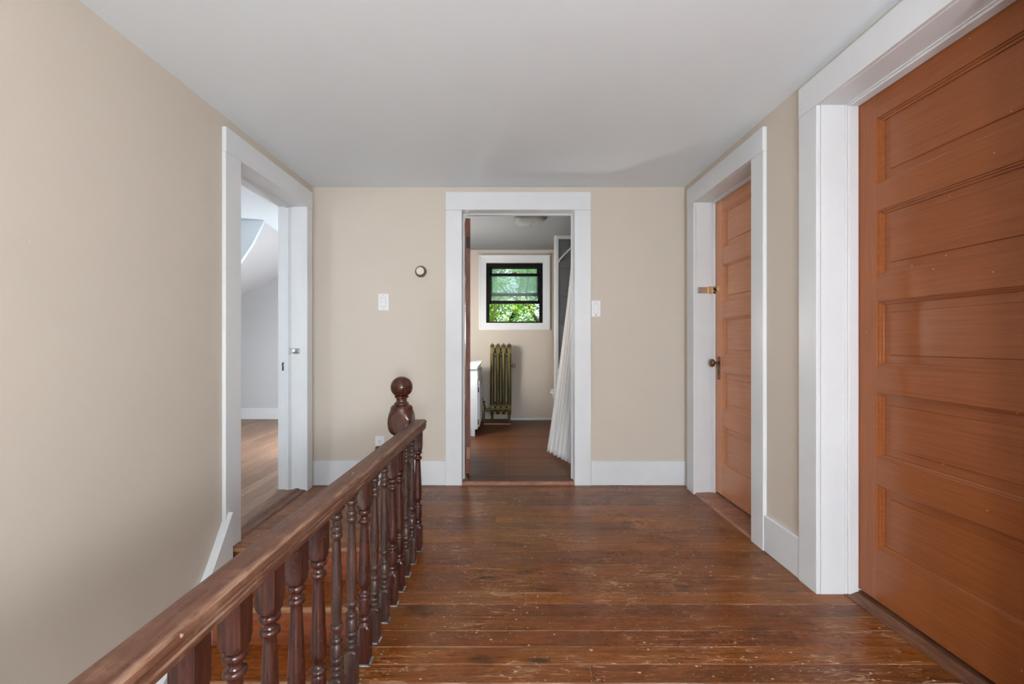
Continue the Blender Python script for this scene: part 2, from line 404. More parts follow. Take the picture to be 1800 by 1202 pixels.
# left wall (goes down into the stairwell)
LY0, LY1, LH = 2.435, 3.29, 2.055
bm = B(); T = 0.19
box(bm, XL-T, XL, YB-0.1, LY0, 0, ZC+0.2); box(bm, XL-T, XL, LY1, YF, 0, ZC+0.2); box(bm, XL-T, XL, LY0, LY1, LH, ZC+0.2)
box(bm, XL-T, XL, YB-0.1, 2.6, -2.6, 0)
struct('wall_left', bm, M['beige'])
# right wall with two doorways
BY0, BY1 = 2.432, 3.213; CY0, CY1 = 1.135, 1.945; TR = 0.19
bm = B()
for a, b in ((YB-0.1, CY0), (CY1, BY0), (BY1, YF)): box(bm, XR, XR+TR, a, b, 0, ZC+0.2)
box(bm, XR, XR+TR, CY0, CY1, 2.09, ZC+0.2); box(bm, XR, XR+TR, BY0, BY1, 2.065, ZC+0.2)
struct('wall_right', bm, M['beige'])
# wall behind the camera, with an added window
bm = B()
WX0, WX1, WZ0, WZ1 = -0.5, 1.1, 0.65, 2.05
box(bm, XL-T, WX0, YB-0.12, YB, -2.6, ZC+0.2); box(bm, WX1, XR+TR, YB-0.12, YB, -2.6, ZC+0.2)
box(bm, WX0, WX1, YB-0.12, YB, -2.6, WZ0); box(bm, WX0, WX1, YB-0.12, YB, WZ1, ZC+0.2)
struct('wall_near', bm, M['beige'])
# ceiling
bm = B(); box(bm, XL-0.05, XR+0.05, YB-0.05, YF+0.02, ZC, ZC+0.12)
struct('ceiling', bm, M['ceil'])
# added window behind the camera, an opening for the fill light
def simple_window(name, x0, x1, y, z0, z1, s):
    e = empty(name, ((x0+x1)/2, y, z0)); e['kind'] = 'structure'
    cx = (x0+x1)/2; W_ = x1-x0; H = z1-z0
    bm = B()
    for a in ((-W_/2-.09, -W_/2+.02, 0-.09, H+.09), (W_/2-.02, W_/2+.09, -.09, H+.09), (-W_/2, W_/2, -.09, .02), (-W_/2, W_/2, H-.02, H+.09), (-W_/2, W_/2, H/2-.02, H/2+.02)):
        box(bm, a[0], a[1], s*0.0, s*0.02, a[2], a[3], 0.003)
    obj('window_frame', bm, M['trim'], e)
    bm = B(); box(bm, -W_/2, W_/2, -s*0.10, -s*0.094, 0, H)
    obj('pane', bm, M['pane'], e)
simple_window('added_window_2', WX0, WX1, YB, WZ0, WZ1, 1)

# ------------------------------------------------------------------ hall floor, real boards laid across the hall
def board_floor():
    ys = [3.405, 3.338, 3.261, 3.17, 3.079, 2.983, 2.882, 2.79, 2.70, 2.606, 2.514, 2.4215, 2.332, 2.249, 2.197, 2.115, 2.035, 1.942, 1.857, 1.770, 1.686, 1.598, 1.5105, 1.4266]
    y = ys[-1]
    while y > YB: y -= random.uniform(0.085, 0.091); ys.append(y)
    gap = {17: .0032, 19: .003, 21: .0036, 14: .0022, 22: .0028, 20: .0024, 6: .002, 10: .002}
    bm = B(); lay = bm.faces.layers.float.new('tone')
    hx0 = -0.492
    rnd = random.Random(11)
    for i, (a, b) in enumerate(zip(ys, ys[1:])):
        xr_ = XR+0.11 if (b < 1.935 and a > 1.14) or (b < 3.2 and a > 2.44) else XR
        segs = [(XL, xr_)] if a > 2.39 or a < -1.05 else [(hx0, xr_)]
        g1 = gap.get(i, rnd.uniform(0.0010, 0.0026))*1.25; 
        b0 = b+g1
        if a > 2.39 and b < 2.37: b0 = 2.372
        for s0, s1 in segs:
            cuts = [s0]; x = s0+rnd.uniform(0.5, 2.4)
            if i == 20: x = 1.06
            while x < s1-0.25: cuts.append(x); x += rnd.uniform(1.0, 2.6)
            cuts.append(s1)
            for c0, c1 in zip(cuts, cuts[1:]):
                zt = rnd.uniform(-0.0007, 0.0)
                vs = box(bm, c0+0.0005, c1-0.0006, b0, a, -0.022, zt, 0.0008)
                tn = rnd.random()
                for f in {f for v in vs if v.is_valid for f in v.link_faces}: f[lay] = tn
                if b < 2.372 < a and c1 > hx0:
                    vs = box(bm, max(c0, hx0)+0.0005, c1-0.0006, b+g1, b0+0.0001, -0.022, zt)
                    for f in {f for v in vs if v.is_valid for f in v.link_faces}: f[lay] = tn
    n0 = len(bm.faces)
    # dusty sub-floor showing in the gaps
    k = []
    for r in ((XL, hx0, 2.400, YF+0.02), (hx0, XR+0.19, YB, YF+0.02), (XL, hx0, YB, -1.1)):
        vs = box(bm, r[0], r[1], r[2], r[3], -0.16, -0.0016, mi=1)
    me = bpy.data.meshes.new('floor'); 
    bmesh.ops.recalc_face_normals(bm, faces=bm.faces); bm.to_mesh(me); bm.free()
    o = link('floor', me, [M['floor'], M['dust']]); o['kind'] = 'structure'
board_floor()

# ------------------------------------------------------------------ staircase going down along the left wall
SX0, SX1 = XL, -0.502
RISE, RUN, NY0 = 0.19, 0.2185, 2.38
st = empty('staircase', (0, 0, 0)); tag(st, 'orange varnished wooden stair flight going down behind the balusters beside the left wall', 'stairs')
NST = 12
for i in range(NST+1):
    z = -RISE*i; yn = NY0-RUN*i
    bm = B(); box(bm, SX0+0.02, SX1, yn+0.018, yn+0.036, z-RISE, z-0.026)
    obj('riser', bm, M['riser'], st)
    if i:
        bm = B(); box(bm, SX0+0.02, SX1, yn+0.012, yn+RUN+0.02, z-0.026, z, 0.001)
        obj('tread', bm, M['tread'], st)
    bm = B(); box(bm, SX0+0.02, SX1, yn-0.010, yn+0.012, z-0.026, z, 0.009, seg=3)
    obj('nosing', bm, M['nosing'], st, 40)
# skirt board along the left wall
bm = B()
top = [(2.345, 0.194), (2.203, -0.007), (2.12, -0.115)]
slope = RISE/RUN
top.append((-0.3, -0.115-(2.12+0.3)*slope))
low = [(-0.3, top[-1][1]-0.35), (2.345, -0.30)]
prism(bm, top+low, XL+0.001, XL+0.042, 'x')
obj('skirt_board', bm, M['trim'], st)
# stairwell side wall below the hall floor, lower floor
bm = B(); box(bm, -0.50, -0.42, YB, 2.4, -2.6, -0.16); struct('wall_stairwell', bm, M['beige'])
bm = B(); box(bm, XL, -0.42, 2.42, 2.5, -2.6, -0.16); struct('wall_stair_head', bm, M['beige'])
bm = B(); box(bm, XL-0.2, -0.4, YB-0.1, 2.5, -2.62, -2.47); struct('floor_lower', bm, M['tread'])
# edge board under the railing
bm = B(); box(bm, -0.504, -0.490, -1.1, 2.372, -0.15, 0.0, 0.003); struct('trim_1', bm, M['riser'])

# ------------------------------------------------------------------ railing
rl = empty('railing', (-0.4475, 2.37, 0)); tag(rl, 'dark wooden landing railing with turned balusters and ball-topped newel post', 'railing')
RT, RTH, RW = 0.667, 0.048, 0.066
ANG = math.atan(0.024)
# direction of the rail: from (−.4475, 2.37) going −y and −x
def rail_x(y): return -0.4475-0.024*(2.37-y)
bm = B()
hw = RW/2
prof = [(-hw+.010, 0), (-hw+.003, -.003), (-hw, -.010), (-hw, -.016), (-hw+.005, -.018), (-hw+.005, -.0215), (-hw+.0005, -.0235), (-hw+.0005, -.027), (-hw+.0055, -.029), (-hw+.0055, -.0325), (-hw+.002, -.035), (-hw+.003, -.040), (-hw+.006, -.048)]
prof = prof + [(-x, z) for x, z in reversed(prof)]
y0, y1 = 2.372, -1.05
ys = [y0, y0-0.004]+[y0-(y0-y1)*k/40 for k in range(1, 41)]
rings = []
for k, y in enumerate(ys):
    s = 0.94 if k == 0 else 1
    rings.append([bm.verts.new((rail_x(y)+0.4475+x*s, y-2.37, RT+z)) for x, z in prof])
for a, b in zip(rings, rings[1:]):
    for k in range(len(prof)): bm.faces.new((a[k], a[(k+1) % len(prof)], b[(k+1) % len(prof)], b[k]))
bm.faces.new(rings[0]); bm.faces.new(rings[-1])
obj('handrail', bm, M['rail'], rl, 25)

ZU = RT-RTH+0.002
def sm(p, n=2):
    """insert cosine-eased points so beads read round"""
    out = [p[0]]
    for (z0, r0), (z1, r1) in zip(p, p[1:]):
        for k in range(1, n+1):
            t = k/n; out.append((z0+(z1-z0)*t, r0+(r1-r0)*t))
    return out
def bead(z, h, r, rn):   # round ring centred at z
    return [(z-h/2, rn), (z-h*0.42, rn+(r-rn)*0.55), (z-h*0.25, rn+(r-rn)*0.9), (z, r), (z+h*0.25, rn+(r-rn)*0.9), (z+h*0.42, rn+(r-rn)*0.55), (z+h/2, rn)]
def bold_mesh():
    bm = B(); h = 0.0205; q = 1.0
    p = [(0, q), (0.118, q), (0.120, h*1.30), (0.126, h*1.1), (0.131, 0.017)]
    p += bead(0.147, 0.020, 0.0205, 0.0145) + [(0.160, 0.015), (0.164, 0.0185), (0.168, 0.0192), (0.190, 0.0198), (0.212, 0.0190), (0.215, 0.016)]
    p += bead(0.226, 0.016, 0.0212, 0.015) + [(0.238, 0.0125), (0.243, 0.0110), (0.248, 0.0118), (0.256, 0.0165), (0.264, 0.0195), (0.276, 0.0196), (0.31, 0.0190), (0.36, 0.0172), (0.41, 0.0150), (0.45, 0.0132), (0.463, 0.0130)]
    p += bead(0.473, 0.016, 0.0205, 0.014) + [(0.484, 0.0125), (0.489, 0.0120), (0.494, 0.0145)]
    p += bead(0.503, 0.016, 0.0215, 0.016) + [(0.512, 0.0180), (0.515, 0.0215), (0.519, 0.0245), (0.525, 0.0272), (0.530, 0.0286), (0.532, q), (ZU, q)]
    lathe(bm, p, half=h)
    box(bm, -h-.001, h+.005, -h-.006, -h+.001, 0.0, 0.003, mi=1); box(bm, h-.001, h+.005, -h-.006, h, 0.0, 0.003, mi=1)
    me = bpy.data.meshes.new('baluster'); bmesh.ops.recalc_face_normals(bm, faces=bm.faces); bm.to_mesh(me); bm.free()
    for pl in me.polygons: pl.use_smooth = True
    me.set_sharp_from_angle(angle=R(38)); me.materials.append(M['baluster']); me.materials.append(M['caulk']); return me
def slim_mesh():
    bm = B(); h = 0.0175; q = 1.0
    p = [(0, q), (0.116, q), (0.118, h*1.3), (0.122, 0.0165), (0.124, 0.013)]
    p += bead(0.133, 0.014, 0.0172, 0.0130) + bead(0.151, 0.015, 0.0175, 0.0125) + bead(0.172, 0.016, 0.0180, 0.0138)
    p += [(0.182, 0.0150), (0.184, 0.0168), (0.213, 0.0168), (0.216, 0.0145)] + bead(0.228, 0.018, 0.0180, 0.0128) + [(0.246, 0.0118), (0.252, 0.0122)]
    p += bead(0.264, 0.018, 0.0180, 0.0132) + [(0.276, 0.0130), (0.30, 0.0142), (0.34, 0.0155), (0.38, 0.0156), (0.42, 0.0143), (0.46, 0.0125), (0.50, 0.0112), (0.513, 0.0110)]
    p += bead(0.524, 0.018, 0.0168, 0.0118) + bead(0.543, 0.017, 0.0168, 0.0115) + [(0.556, 0.0118), (0.563, 0.0115)] + bead(0.576, 0.018, 0.0168, 0.0118)
    p += [(0.587, 0.0125), (0.592, 0.0160), (0.596, q), (ZU, q)]
    lathe(bm, p, half=h)
    box(bm, -h-.001, h+.005, -h-.006, -h+.001, 0.0, 0.003, mi=1); box(bm, h-.001, h+.005, -h-.006, h, 0.0, 0.003, mi=1)
    me = bpy.data.meshes.new('baluster'); bmesh.ops.recalc_face_normals(bm, faces=bm.faces); bm.to_mesh(me); bm.free()
    for pl in me.polygons: pl.use_smooth = True
    me.set_sharp_from_angle(angle=R(38)); me.materials.append(M['balusterg']); me.materials.append(M['caulk']); return me
MB_, MS_ = bold_mesh(), slim_mesh()
by = [2.346, 2.211, 2.094, 1.971, 1.866, 1.752, 1.634, 1.525, 1.407, 1.290, 1.172, 1.055, 0.942, 0.826, 0.712, 0.598]
kind = 'BSSBBSSBSSBBBBBBB'
y = by[-1]
while y > -0.9: y -= 0.116; by.append(y)
for k, y in enumerate(by):
    bold = kind[k] == 'B' if k < len(kind) else True
    o = bpy.data.objects.new('baluster', MB_ if bold else MS_); COL.objects.link(o); o.parent = rl
    o.location = (rail_x(y)-0.0075+0.4475, y-2.37, 0)
    o.rotation_euler = (0, 0, ANG if k % 3 else -0.02)
    if k in (0, 2, 5, 8): o['label'] = ('thick dark turned baluster' if bold else 'slim greyed baluster with ringed turnings')
# small pale caulk pads under the balusters' corners
nx, ny = -0.563+0.4475, 2.447-2.37
bm = B()
p = [(0, 1.0), (0.34, 1.0), (0.345, 0.078), (0.36, 0.062), (0.375, 0.050), (0.39, 0.046), (0.42, 0.050), (0.46, 0.055), (0.52, 0.050), (0.555, 0.044), (0.566, 0.040), (0.574, 0.045), (0.582, 0.058), (0.595, 0.068), (0.612, 0.076), (0.64, 0.0815), (0.66, 0.0805), (0.675, 0.0765), (0.688, 0.0705), (0.70, 0.0625), (0.706, 0.0598), (0.716, 0.0592), (0.722, 0.0570), (0.729, 0.052), (0.733, 0.044), (0.735, 0.040)]
p += [(0.736, 0.0385), (0.744, 0.0385), (0.746, 0.033), (0.750, 0.029), (0.758, 0.0275), (0.768, 0.029), (0.772, 0.0365), (0.779, 0.0375), (0.781, 0.033)]
lathe(bm, p, (nx, ny, 0), seg=64, half=0.0625)
nw = obj('newel_post', bm, M['newel'], rl, 24)
bm = B(); p = [(0.780, 0.020)]
for k in range(1, 40):
    a = math.pi*k/40; z = 0.8285-math.cos(a)*0.0565; r = math.sin(a)*0.0590
    if z < 0.781: continue
    for gz in (0.8225, 0.829, 0.8355):
        if abs(z-gz) < 0.0018: r -= 0.0025
    p.append((z, r))
p2 = []
zz = 0.7815
while zz < 0.8849:
    s_ = max(0, 1-((zz-0.8285)/0.0565)**2); r = math.sqrt(s_)*0.0588
    for gz in (0.820, 0.8275, 0.835):
        if abs(zz-gz) < 0.0011: r -= 0.0022
    p2.append((zz, max(r, 0.001))); zz += 0.0011
lathe(bm, p2, (nx, ny, 0), seg=48)
obj('ball_finial', bm, M['newel'], nw, 30)

# ------------------------------------------------------------------ trims and doorways
def casing_flat(bm, a0, a1, h, w, wt, t, f):
    """casing round an opening a0..a1 (along the wall), head height h; f maps (along, out, up) to xyz"""
    def bx(u0, u1, o0, o1, z0, z1):
        vs = box(bm, u0, u1, o0, o1, z0, z1, 0.0018)
        for v in vs:
            if v.is_valid: v.co = f(v.co)
    wl, wr = w
    bx(a0-wl, a0, 0, t, 0, h+0.0005); bx(a1, a1+wr, 0, t, 0, h+0.0005); bx(a0-wl, a1+wr, 0, t+0.002, h+0.0012, h+wt)
# bathroom doorway = door_1
d1 = empty('door_1', (0.089, YF, 0)); d1['kind'] = 'structure'
def rel(o, bm):
    for v in bm.verts: v.co -= Vector(o.location)
bm = B(); J0, J1, JH = -0.331, 0.5085, 2.053
casing_flat(bm, J0, J1, JH, (0.122, 0.122), 0.136, 0.02, lambda c: Vector((c.x, YF-c.y, c.z)))
rel(d1, bm); obj('casing', bm, M['trim'], d1)
bm = B()
box(bm, DX0, J0, YF-0.005, YF+0.14, 0, JH+0.014, 0.001); box(bm, J1, DX1, YF-0.005, YF+0.14, 0, JH+0.014, 0.001); box(bm, J0, J1, YF-0.005, YF+0.14, JH, DH, 0.001)
ST = 0.011
box(bm, J0, J0+ST, YF+0.07, YF+0.105, 0, JH, 0.003); box(bm, J1-ST, J1, YF+0.07, YF+0.105, 0, JH, 0.003); box(bm, J0+ST, J1-ST, YF+0.07, YF+0.105, JH-ST, JH, 0.003)
rel(d1, bm); obj('jamb', bm, M['trim'], d1)
bm = B(); prism(bm, [(YF-0.010, 0.0), (YF-0.010, 0.010), (YF-0.004, 0.020), (YF+0.012, 0.024), (YF+0.012, 0.0)], J0, J1, 'x'); rel(d1, bm)
obj('threshold', bm, M['sill'], d1)

PANELS = [(0.242, 0.499), (0.605, 0.867), (0.972, 1.233), (1.336, 1.595), (1.703, 1.967)]
def leaf(parent, W_, z0, z1, loc, rz, both=False, mats=None, stile=0.095, panels=PANELS, side=0):
    """five-panel door leaf. local: u = x from 0..W_, front face y=0 looking toward -y"""
    mh, mv = mats or (M['door_h'], M['door_v'])
    TH = 0.036
    lf = B()
    def rect(u0, u1, v0, v1, mi, y, flip=False):
        vs = [lf.verts.new((u0, y, v0)), lf.verts.new((u1, y, v0)), lf.verts.new((u1, y, v1)), lf.verts.new((u0, y, v1))]
        f = lf.faces.new(vs if not flip else vs[::-1]); f.material_index = mi
    for y, fl in ((0, False), (TH, True)):
        rect(0, stile, z0, z1, 1, y, fl); rect(W_-stile, W_, z0, z1, 1, y, fl)
        edges = [z0]+[e for p_ in panels for e in p_]+[z1]
        for k in range(0, len(edges), 2): rect(stile, W_-stile, edges[k], edges[k+1], 0, y, fl)
    for (a, b) in (((0, z0), (0, z1)), ((W_, z1), (W_, z0)), ((0, z1), (W_, z1)), ((W_, z0), (0, z0))):
        f = lf.faces.new([lf.verts.new((a[0], 0, a[1])), lf.verts.new((b[0], 0, b[1])), lf.verts.new((b[0], TH, b[1])), lf.verts.new((a[0], TH, a[1]))])
        f.material_index = 1
    # hairline joints between stile and rails
    me = bpy.data.meshes.new('door_leaf'); bmesh.ops.remove_doubles(lf, verts=lf.verts, dist=1e-5); lf.to_mesh(me); lf.free()
    L_ = link('door_leaf', me, [mh, mv], parent); L_.location = loc; L_.rotation_euler = (0, 0, rz)
    loops = [(i_, d_*(0.75 if both else 1)) for i_, d_ in ((0, 0), (0.0010, 0.006), (0.006, 0.007), (0.0070, 0.013), (0.014, 0.0155), (0.0152, 0.021), (0.045, 0.021), (0.0475, 0.016), (0.051, 0.016))]
    for (v0, v1) in panels:
        bm = B()
        for s in ((0,), (0, 1))[1 if both else 0]:
            prev = None
            for ins, dep in loops:
                y = dep if s == 0 else TH-dep
                r = [bm.verts.new((stile+ins, y, v0+ins)), bm.verts.new((W_-stile-ins, y, v0+ins)), bm.verts.new((W_-stile-ins, y, v1-ins)), bm.verts.new((stile+ins, y, v1-ins))]
                if prev:
                    for k in range(4): bm.faces.new((prev[k], prev[(k+1) % 4], r[(k+1) % 4], r[k]))
                prev = r
            bm.faces.new(prev)
        if not both:
            vs = [bm.verts.new(c) for c in ((stile, TH-0.001, v0), (W_-stile, TH-0.001, v0), (W_-stile, TH-0.001, v1), (stile, TH-0.001, v1))]
            bm.faces.new(vs)
        o = obj('door_panel', bm, mh, L_)
    return L_

# bathroom door leaf, open inward past a right angle, hinge on the left jamb
L1 = leaf(d1, 0.80, 0.045, 2.035, (J0+0.050-0.089, 0.143, 0), R(98), both=True, mats=(M['door_b'], M['door_b']))
bm = B(); 
box(bm, -0.002, 0.001, 0.004, 0.030, 1.80, 1.89, 0.0008); obj('hinge', bm, M['dark'], L1)
bm = B(); box(bm, -0.002, 0.001, 0.004, 0.030, 0.16, 0.25, 0.0008); obj('hinge', bm, M['sill'], L1)

def side_door(name, xw, y0, y1, h, face, sgn, widths, wt, strip):
    """doorway in a side wall; sgn=+1 right wall, -1 left wall; opening y0..y1"""
    e = empty(name, (xw, (y0+y1)/2, 0)); e['kind'] = 'structure'
    bm = B(); casing_flat(bm, y0, y1, h, widths, wt, 0.02, lambda c: Vector((xw-sgn*c.y, c.x, c.z))); rel(e, bm)
    obj('casing', bm, M['trim'], e)
    bm = B(); depth = TR
    def bx(u0, u1, a, b, z0, z1, bv=0.001): box(bm, min(xw+sgn*u0, xw+sgn*u1), max(xw+sgn*u0, xw+sgn*u1), a, b, z0, z1, bv)
    J = 0.013
    bx(-0.004, depth, y0-J, y0, 0, h+J); bx(-0.004, depth, y1, y1+J, 0, h+J); bx(-0.004, depth, y0, y1, h, h+J)
    s0, s1 = strip
    bx(s0, s1, y0, y0+0.012, 0, h, 0.003); bx(s0, s1, y1-0.012, y1, 0, h, 0.003); bx(s0, s1, y0+0.012, y1-0.012, h-0.012, h, 0.003)
    bx(s0-0.010, s0, y0, y0+0.006, 0, h, 0.002); bx(s0-0.010, s0, y1-0.006, y1, 0, h, 0.002); bx(s0-0.010, s0, y0+0.006, y1-0.006, h-0.006, h, 0.002)
    rel(e, bm); obj('jamb', bm, M['trim'], e)
    return e
# far right door = door_2
FB = 1.468
d2 = side_door('door_2', XR, 2.447, 3.198, 2.05, FB, 1, (0.115, 0.115), 0.125, (FB-XR-0.022, FB-XR-0.001))
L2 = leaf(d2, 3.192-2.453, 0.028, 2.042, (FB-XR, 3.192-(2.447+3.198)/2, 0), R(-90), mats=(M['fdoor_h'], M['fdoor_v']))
bm = B(); prism(bm, [(XR-0.012, 0), (XR+0.0, 0.012), (FB-0.03, 0.016), (FB+0.05, 0.016), (FB+0.05, 0)], 2.447, 3.198, 'y'); rel(d2, bm)
obj('threshold', bm, M['sill'], d2)
def knob_set(L_, u, z):
    bm = B(); box(bm, u-0.019, u+0.019, -0.004, 0.0005, z-0.115, z+0.045, 0.0015)
    kp = obj('escutcheon', bm, M['bronze'], L_)
    bm = B(); box(bm, u-0.004, u+0.004, -0.0055, -0.002, z-0.082, z-0.055, 0.001); 
    lathe(bm, [(-0.0055, 0.006), (-0.002, 0.006)], (u, 0, z-0.055), 16, axis='y'); obj('keyhole', bm, M['dark'], L_)
    bm = B(); pr = [(-0.001, 0.013), (-0.006, 0.014), (-0.010, 0.009), (-0.028, 0.0075), (-0.032, 0.012), (-0.036, 0.022), (-0.042, 0.0275), (-0.050, 0.0285), (-0.057, 0.025), (-0.062, 0.016), (-0.064, 0.004)]
    lathe(bm, pr, (u, 0, z), 28, axis='y'); obj('door_knob', bm, M['bronze'], L_, 40)
knob_set(L2, 0.050, 0.925)
# hasp on door_2 : swivel clasp on the jamb plus hooked staple on the leaf
yh = 3.186; zh = 1.434
bm = B()
x0 = XR+0.010
box(bm, x0, x0+0.075, 3.192, 3.1985, zh-0.022, zh+0.022, 0.002); rel(d2, bm); obj('hasp_plate', bm, M['brass'], d2)
bm = B(); box(bm, x0-0.004, x0+0.045, 3.183, 3.1925, zh-0.019, zh+0.019, 0.006, seg=3); rel(d2, bm); obj('hasp_lever', bm, M['chrome'], d2)
bm = B(); box(bm, x0+0.070, FB-0.002, 3.186, 3.1985, zh-0.026, zh+0.026, 0.002)
box(bm, FB-0.006, FB+0.001, 3.130, 3.186, zh-0.022, zh+0.022, 0.002)
tube(bm, [(FB-0.004, 3.150, zh-0.012), (FB-0.028, 3.152, zh-0.012), (FB-0.030, 3.165, zh), (FB-0.028, 3.152, zh+0.012), (FB-0.004, 3.150, zh+0.012)], 0.0035, 8)
rel(d2, bm); obj('hasp_staple', bm, M['brass'], d2)
# near right door = door_3
FC = 1.488
d3 = side_door('door_3', XR, 1.148, 1.93, 2.075, FC, 1, (0.117, 0.117), 0.128, (FC-XR-0.045, FC-XR-0.001))
L3 = leaf(d3, 1.925-1.153, 0.032, 2.068, (FC-XR, 1.925-(1.148+1.93)/2, 0), R(-90))
bm = B(); prism(bm, [(FC-0.055, 0), (FC-0.055, 0.004), (FC-0.03, 0.010), (FC-0.012, 0.018), (FC+0.03, 0.018), (FC+0.03, 0)], 1.148, 1.93, 'y'); rel(d3, bm)
obj('threshold', bm, M['sillr'], d3)
knob_set(L3, 0.722, 0.925)
# left doorway = door_4, no leaf in sight
d4 = side_door('door_4', XL, 2.455, 3.27, 2.042, XL-0.1, -1, (0.135, 0.088), 0.128, (0.108, 0.130))
bm = B(); prism(bm, [(XL-0.075, 0), (XL-0.075, 0.014), (XL-0.065, 0.020), (XL-0.045, 0.020), (XL-0.03, 0.012), (XL+0.004, 0.008), (XL+0.012, 0.0)], 2.455, 3.27, 'y'); rel(d4, bm)
obj('threshold', bm, M['sillr'], d4)
# hasp and strike on its far jamb
z4 = 1.005
bm = B(); box(bm, XL-0.112, XL-0.100, 3.262, 3.2705, z4-0.026, z4+0.024, 0.001); box(bm, XL-0.104, XL-0.035, 3.264, 3.2705, z4-0.020, z4+0.020, 0.001); rel(d4, bm); obj('hasp_plate', bm, M['steel'], d4)
bm = B(); lathe(bm, [(3.256, 0.012), (3.258, 0.017), (3.265, 0.018)], (XL-0.058, 0, z4), 24, axis='y')
for v in bm.verts: v.co.x = XL-0.058+(v.co.x-(XL-0.058))*1.5
rel(d4, bm); obj('hasp_lever', bm, M['chrome'], d4, 40)
bm = B(); zq = 0.895
prism(bm, [(XL-0.158, zq-0.03), (XL-0.150, zq-0.03), (XL-0.150, zq+0.002), (XL-0.153, zq+0.012), (XL-0.148, zq+0.024), (XL-0.153, zq+0.03), (XL-0.160, zq+0.016), (XL-0.157, zq+0.004)], 3.262, 3.2695, 'y'); rel(d4, bm)
obj('strike_slot', bm, M['dark'], d4)

# baseboards
def baseboard(name, x0, x1, y0, y1, z0=0, h=0.183):
    bm = B(); box(bm, x0, x1, y0, y1, z0, z0+h, 0.003); struct(name, bm, M['trim'])
baseboard('baseboard_far_left', XL, -0.4535, YF-0.016, YF)
baseboard('baseboard_far_right', 0.631, XR, YF-0.016, YF)
baseboard('baseboard_right_middle', XR-0.016, XR, 2.048, 2.331)
baseboard('baseboard_right_near', XR-0.016, XR, YB, 1.03)
baseboard('baseboard_left_near', XL, XL+0.016, YB, -1.12)
# dark quarter-round / grime line left out; thin paint lines on the ceiling edge
# ------------------------------------------------------------------ unseen shells added behind the two closed doors to block stray light
bm = B(); box(bm, 2.3, 2.4, 0.9, YF, 0, 2.4); box(bm, XR+TR, 2.3, 0.9, 1.0, 0, 2.4); box(bm, XR+TR, 2.3, 2.15, 2.25, 0, 2.4)
struct('wall_backing', bm, M['beige'])
bm = B(); box(bm, XR+TR, 2.4, 0.9, YF, ZC, ZC+0.1); struct('ceiling_backing', bm, M['ceil'])
bm = B(); box(bm, XR+0.15, 2.4, 0.9, YF, -0.1, -0.002); struct('floor_backing', bm, M['sillr'])

# ------------------------------------------------------------------ left room
LX = -4.6; LYN, LYF = 0.8, 6.25
bm = B(); box(bm, LX, XL-T, LYN, LYF+0.1, -0.1, 0.012); box(bm, XL-T, XL-0.07, 2.455, 3.27, -0.1, 0.0115); struct('floor_side_room', bm, M['roomfloor'])
bm = B(); box(bm, LX, XL-0.19, LYF, LYF+0.1, 0, 2.4); struct('wall_side_room_far', bm, M['greywall'])
bm = B(); box(bm, -1.64, -1.55, YF, LYF, 0, 2.4); struct('wall_side_room_right', bm, M['greywall'])
bm = B(); box(bm, XL-T-0.004, XL-T, LYN, LY0-0.013, 0, 2.3); box(bm, XL-T-0.004, XL-T, LY1+0.013, LYF, 0, 2.3); box(bm, XL-T-0.004, XL-T, LY0-0.013, LY1+0.013, LH+0.013, 2.3); struct('wall_side_room_door_side', bm, M['greywall'])
bm = B(); box(bm, LX-0.1, LX, LYN, LYF+0.1, 0, 1.9); struct('wall_side_room_left', bm, M['greywall'])
bm = B()
box(bm, LX-0.1, -4.3, LYN-0.1, LYN, 0, 2.4); box(bm, -3.0, XL-T, LYN-0.1, LYN, 0, 2.4); box(bm, -4.3, -3.0, LYN-0.1, LYN, 0, 0.7); box(bm, -4.3, -3.0, LYN-0.1, LYN, 1.8, 2.4)
struct('wall_side_room_near', bm, M['greywall'])
simple_window('added_window_3', -4.3, -3.0, LYN, 0.7, 1.8, 1)  # added unseen window, an opening for the side room's fill light
bm = B(); box(bm, LX, XL-T, LYN, LYF+0.05, ZC, ZC+0.1); struct('ceiling_side_room', bm, M['ceil'])
def xb(y): return -2.33-(y-4.36)*0.164
bm = B()
q = []
for y in (4.36, LYF+0.05):
    a = xb(y); b = a-2.4; zb = ZC-0.537*2.4
    q.append([bm.verts.new(c) for c in ((a, y, ZC), (b, y, zb), (b, y, zb+0.1), (a, y, ZC+0.1))])
for k in range(4): bm.faces.new((q[0][k], q[0][(k+1) % 4], q[1][(k+1) % 4], q[1][k]))
bm.faces.new(q[0]); bm.faces.new(q[1])
struct('ceiling_slope', bm, M['greywall'])
bm = B(); prism(bm, [(-2.30, 2.232), (-2.37, 2.10), (-2.42, 2.0), (-2.54, 1.82), (-2.8, 1.45), (-3.1, 1.2), (-4.6, 1.0), (-4.6, 2.232)], 4.33, 4.365, 'y')
struct('wall_dormer', bm, M['ceil'])
baseboard('baseboard_side_room', LX, XL-T, LYF-0.016, LYF, 0.012, 0.15)

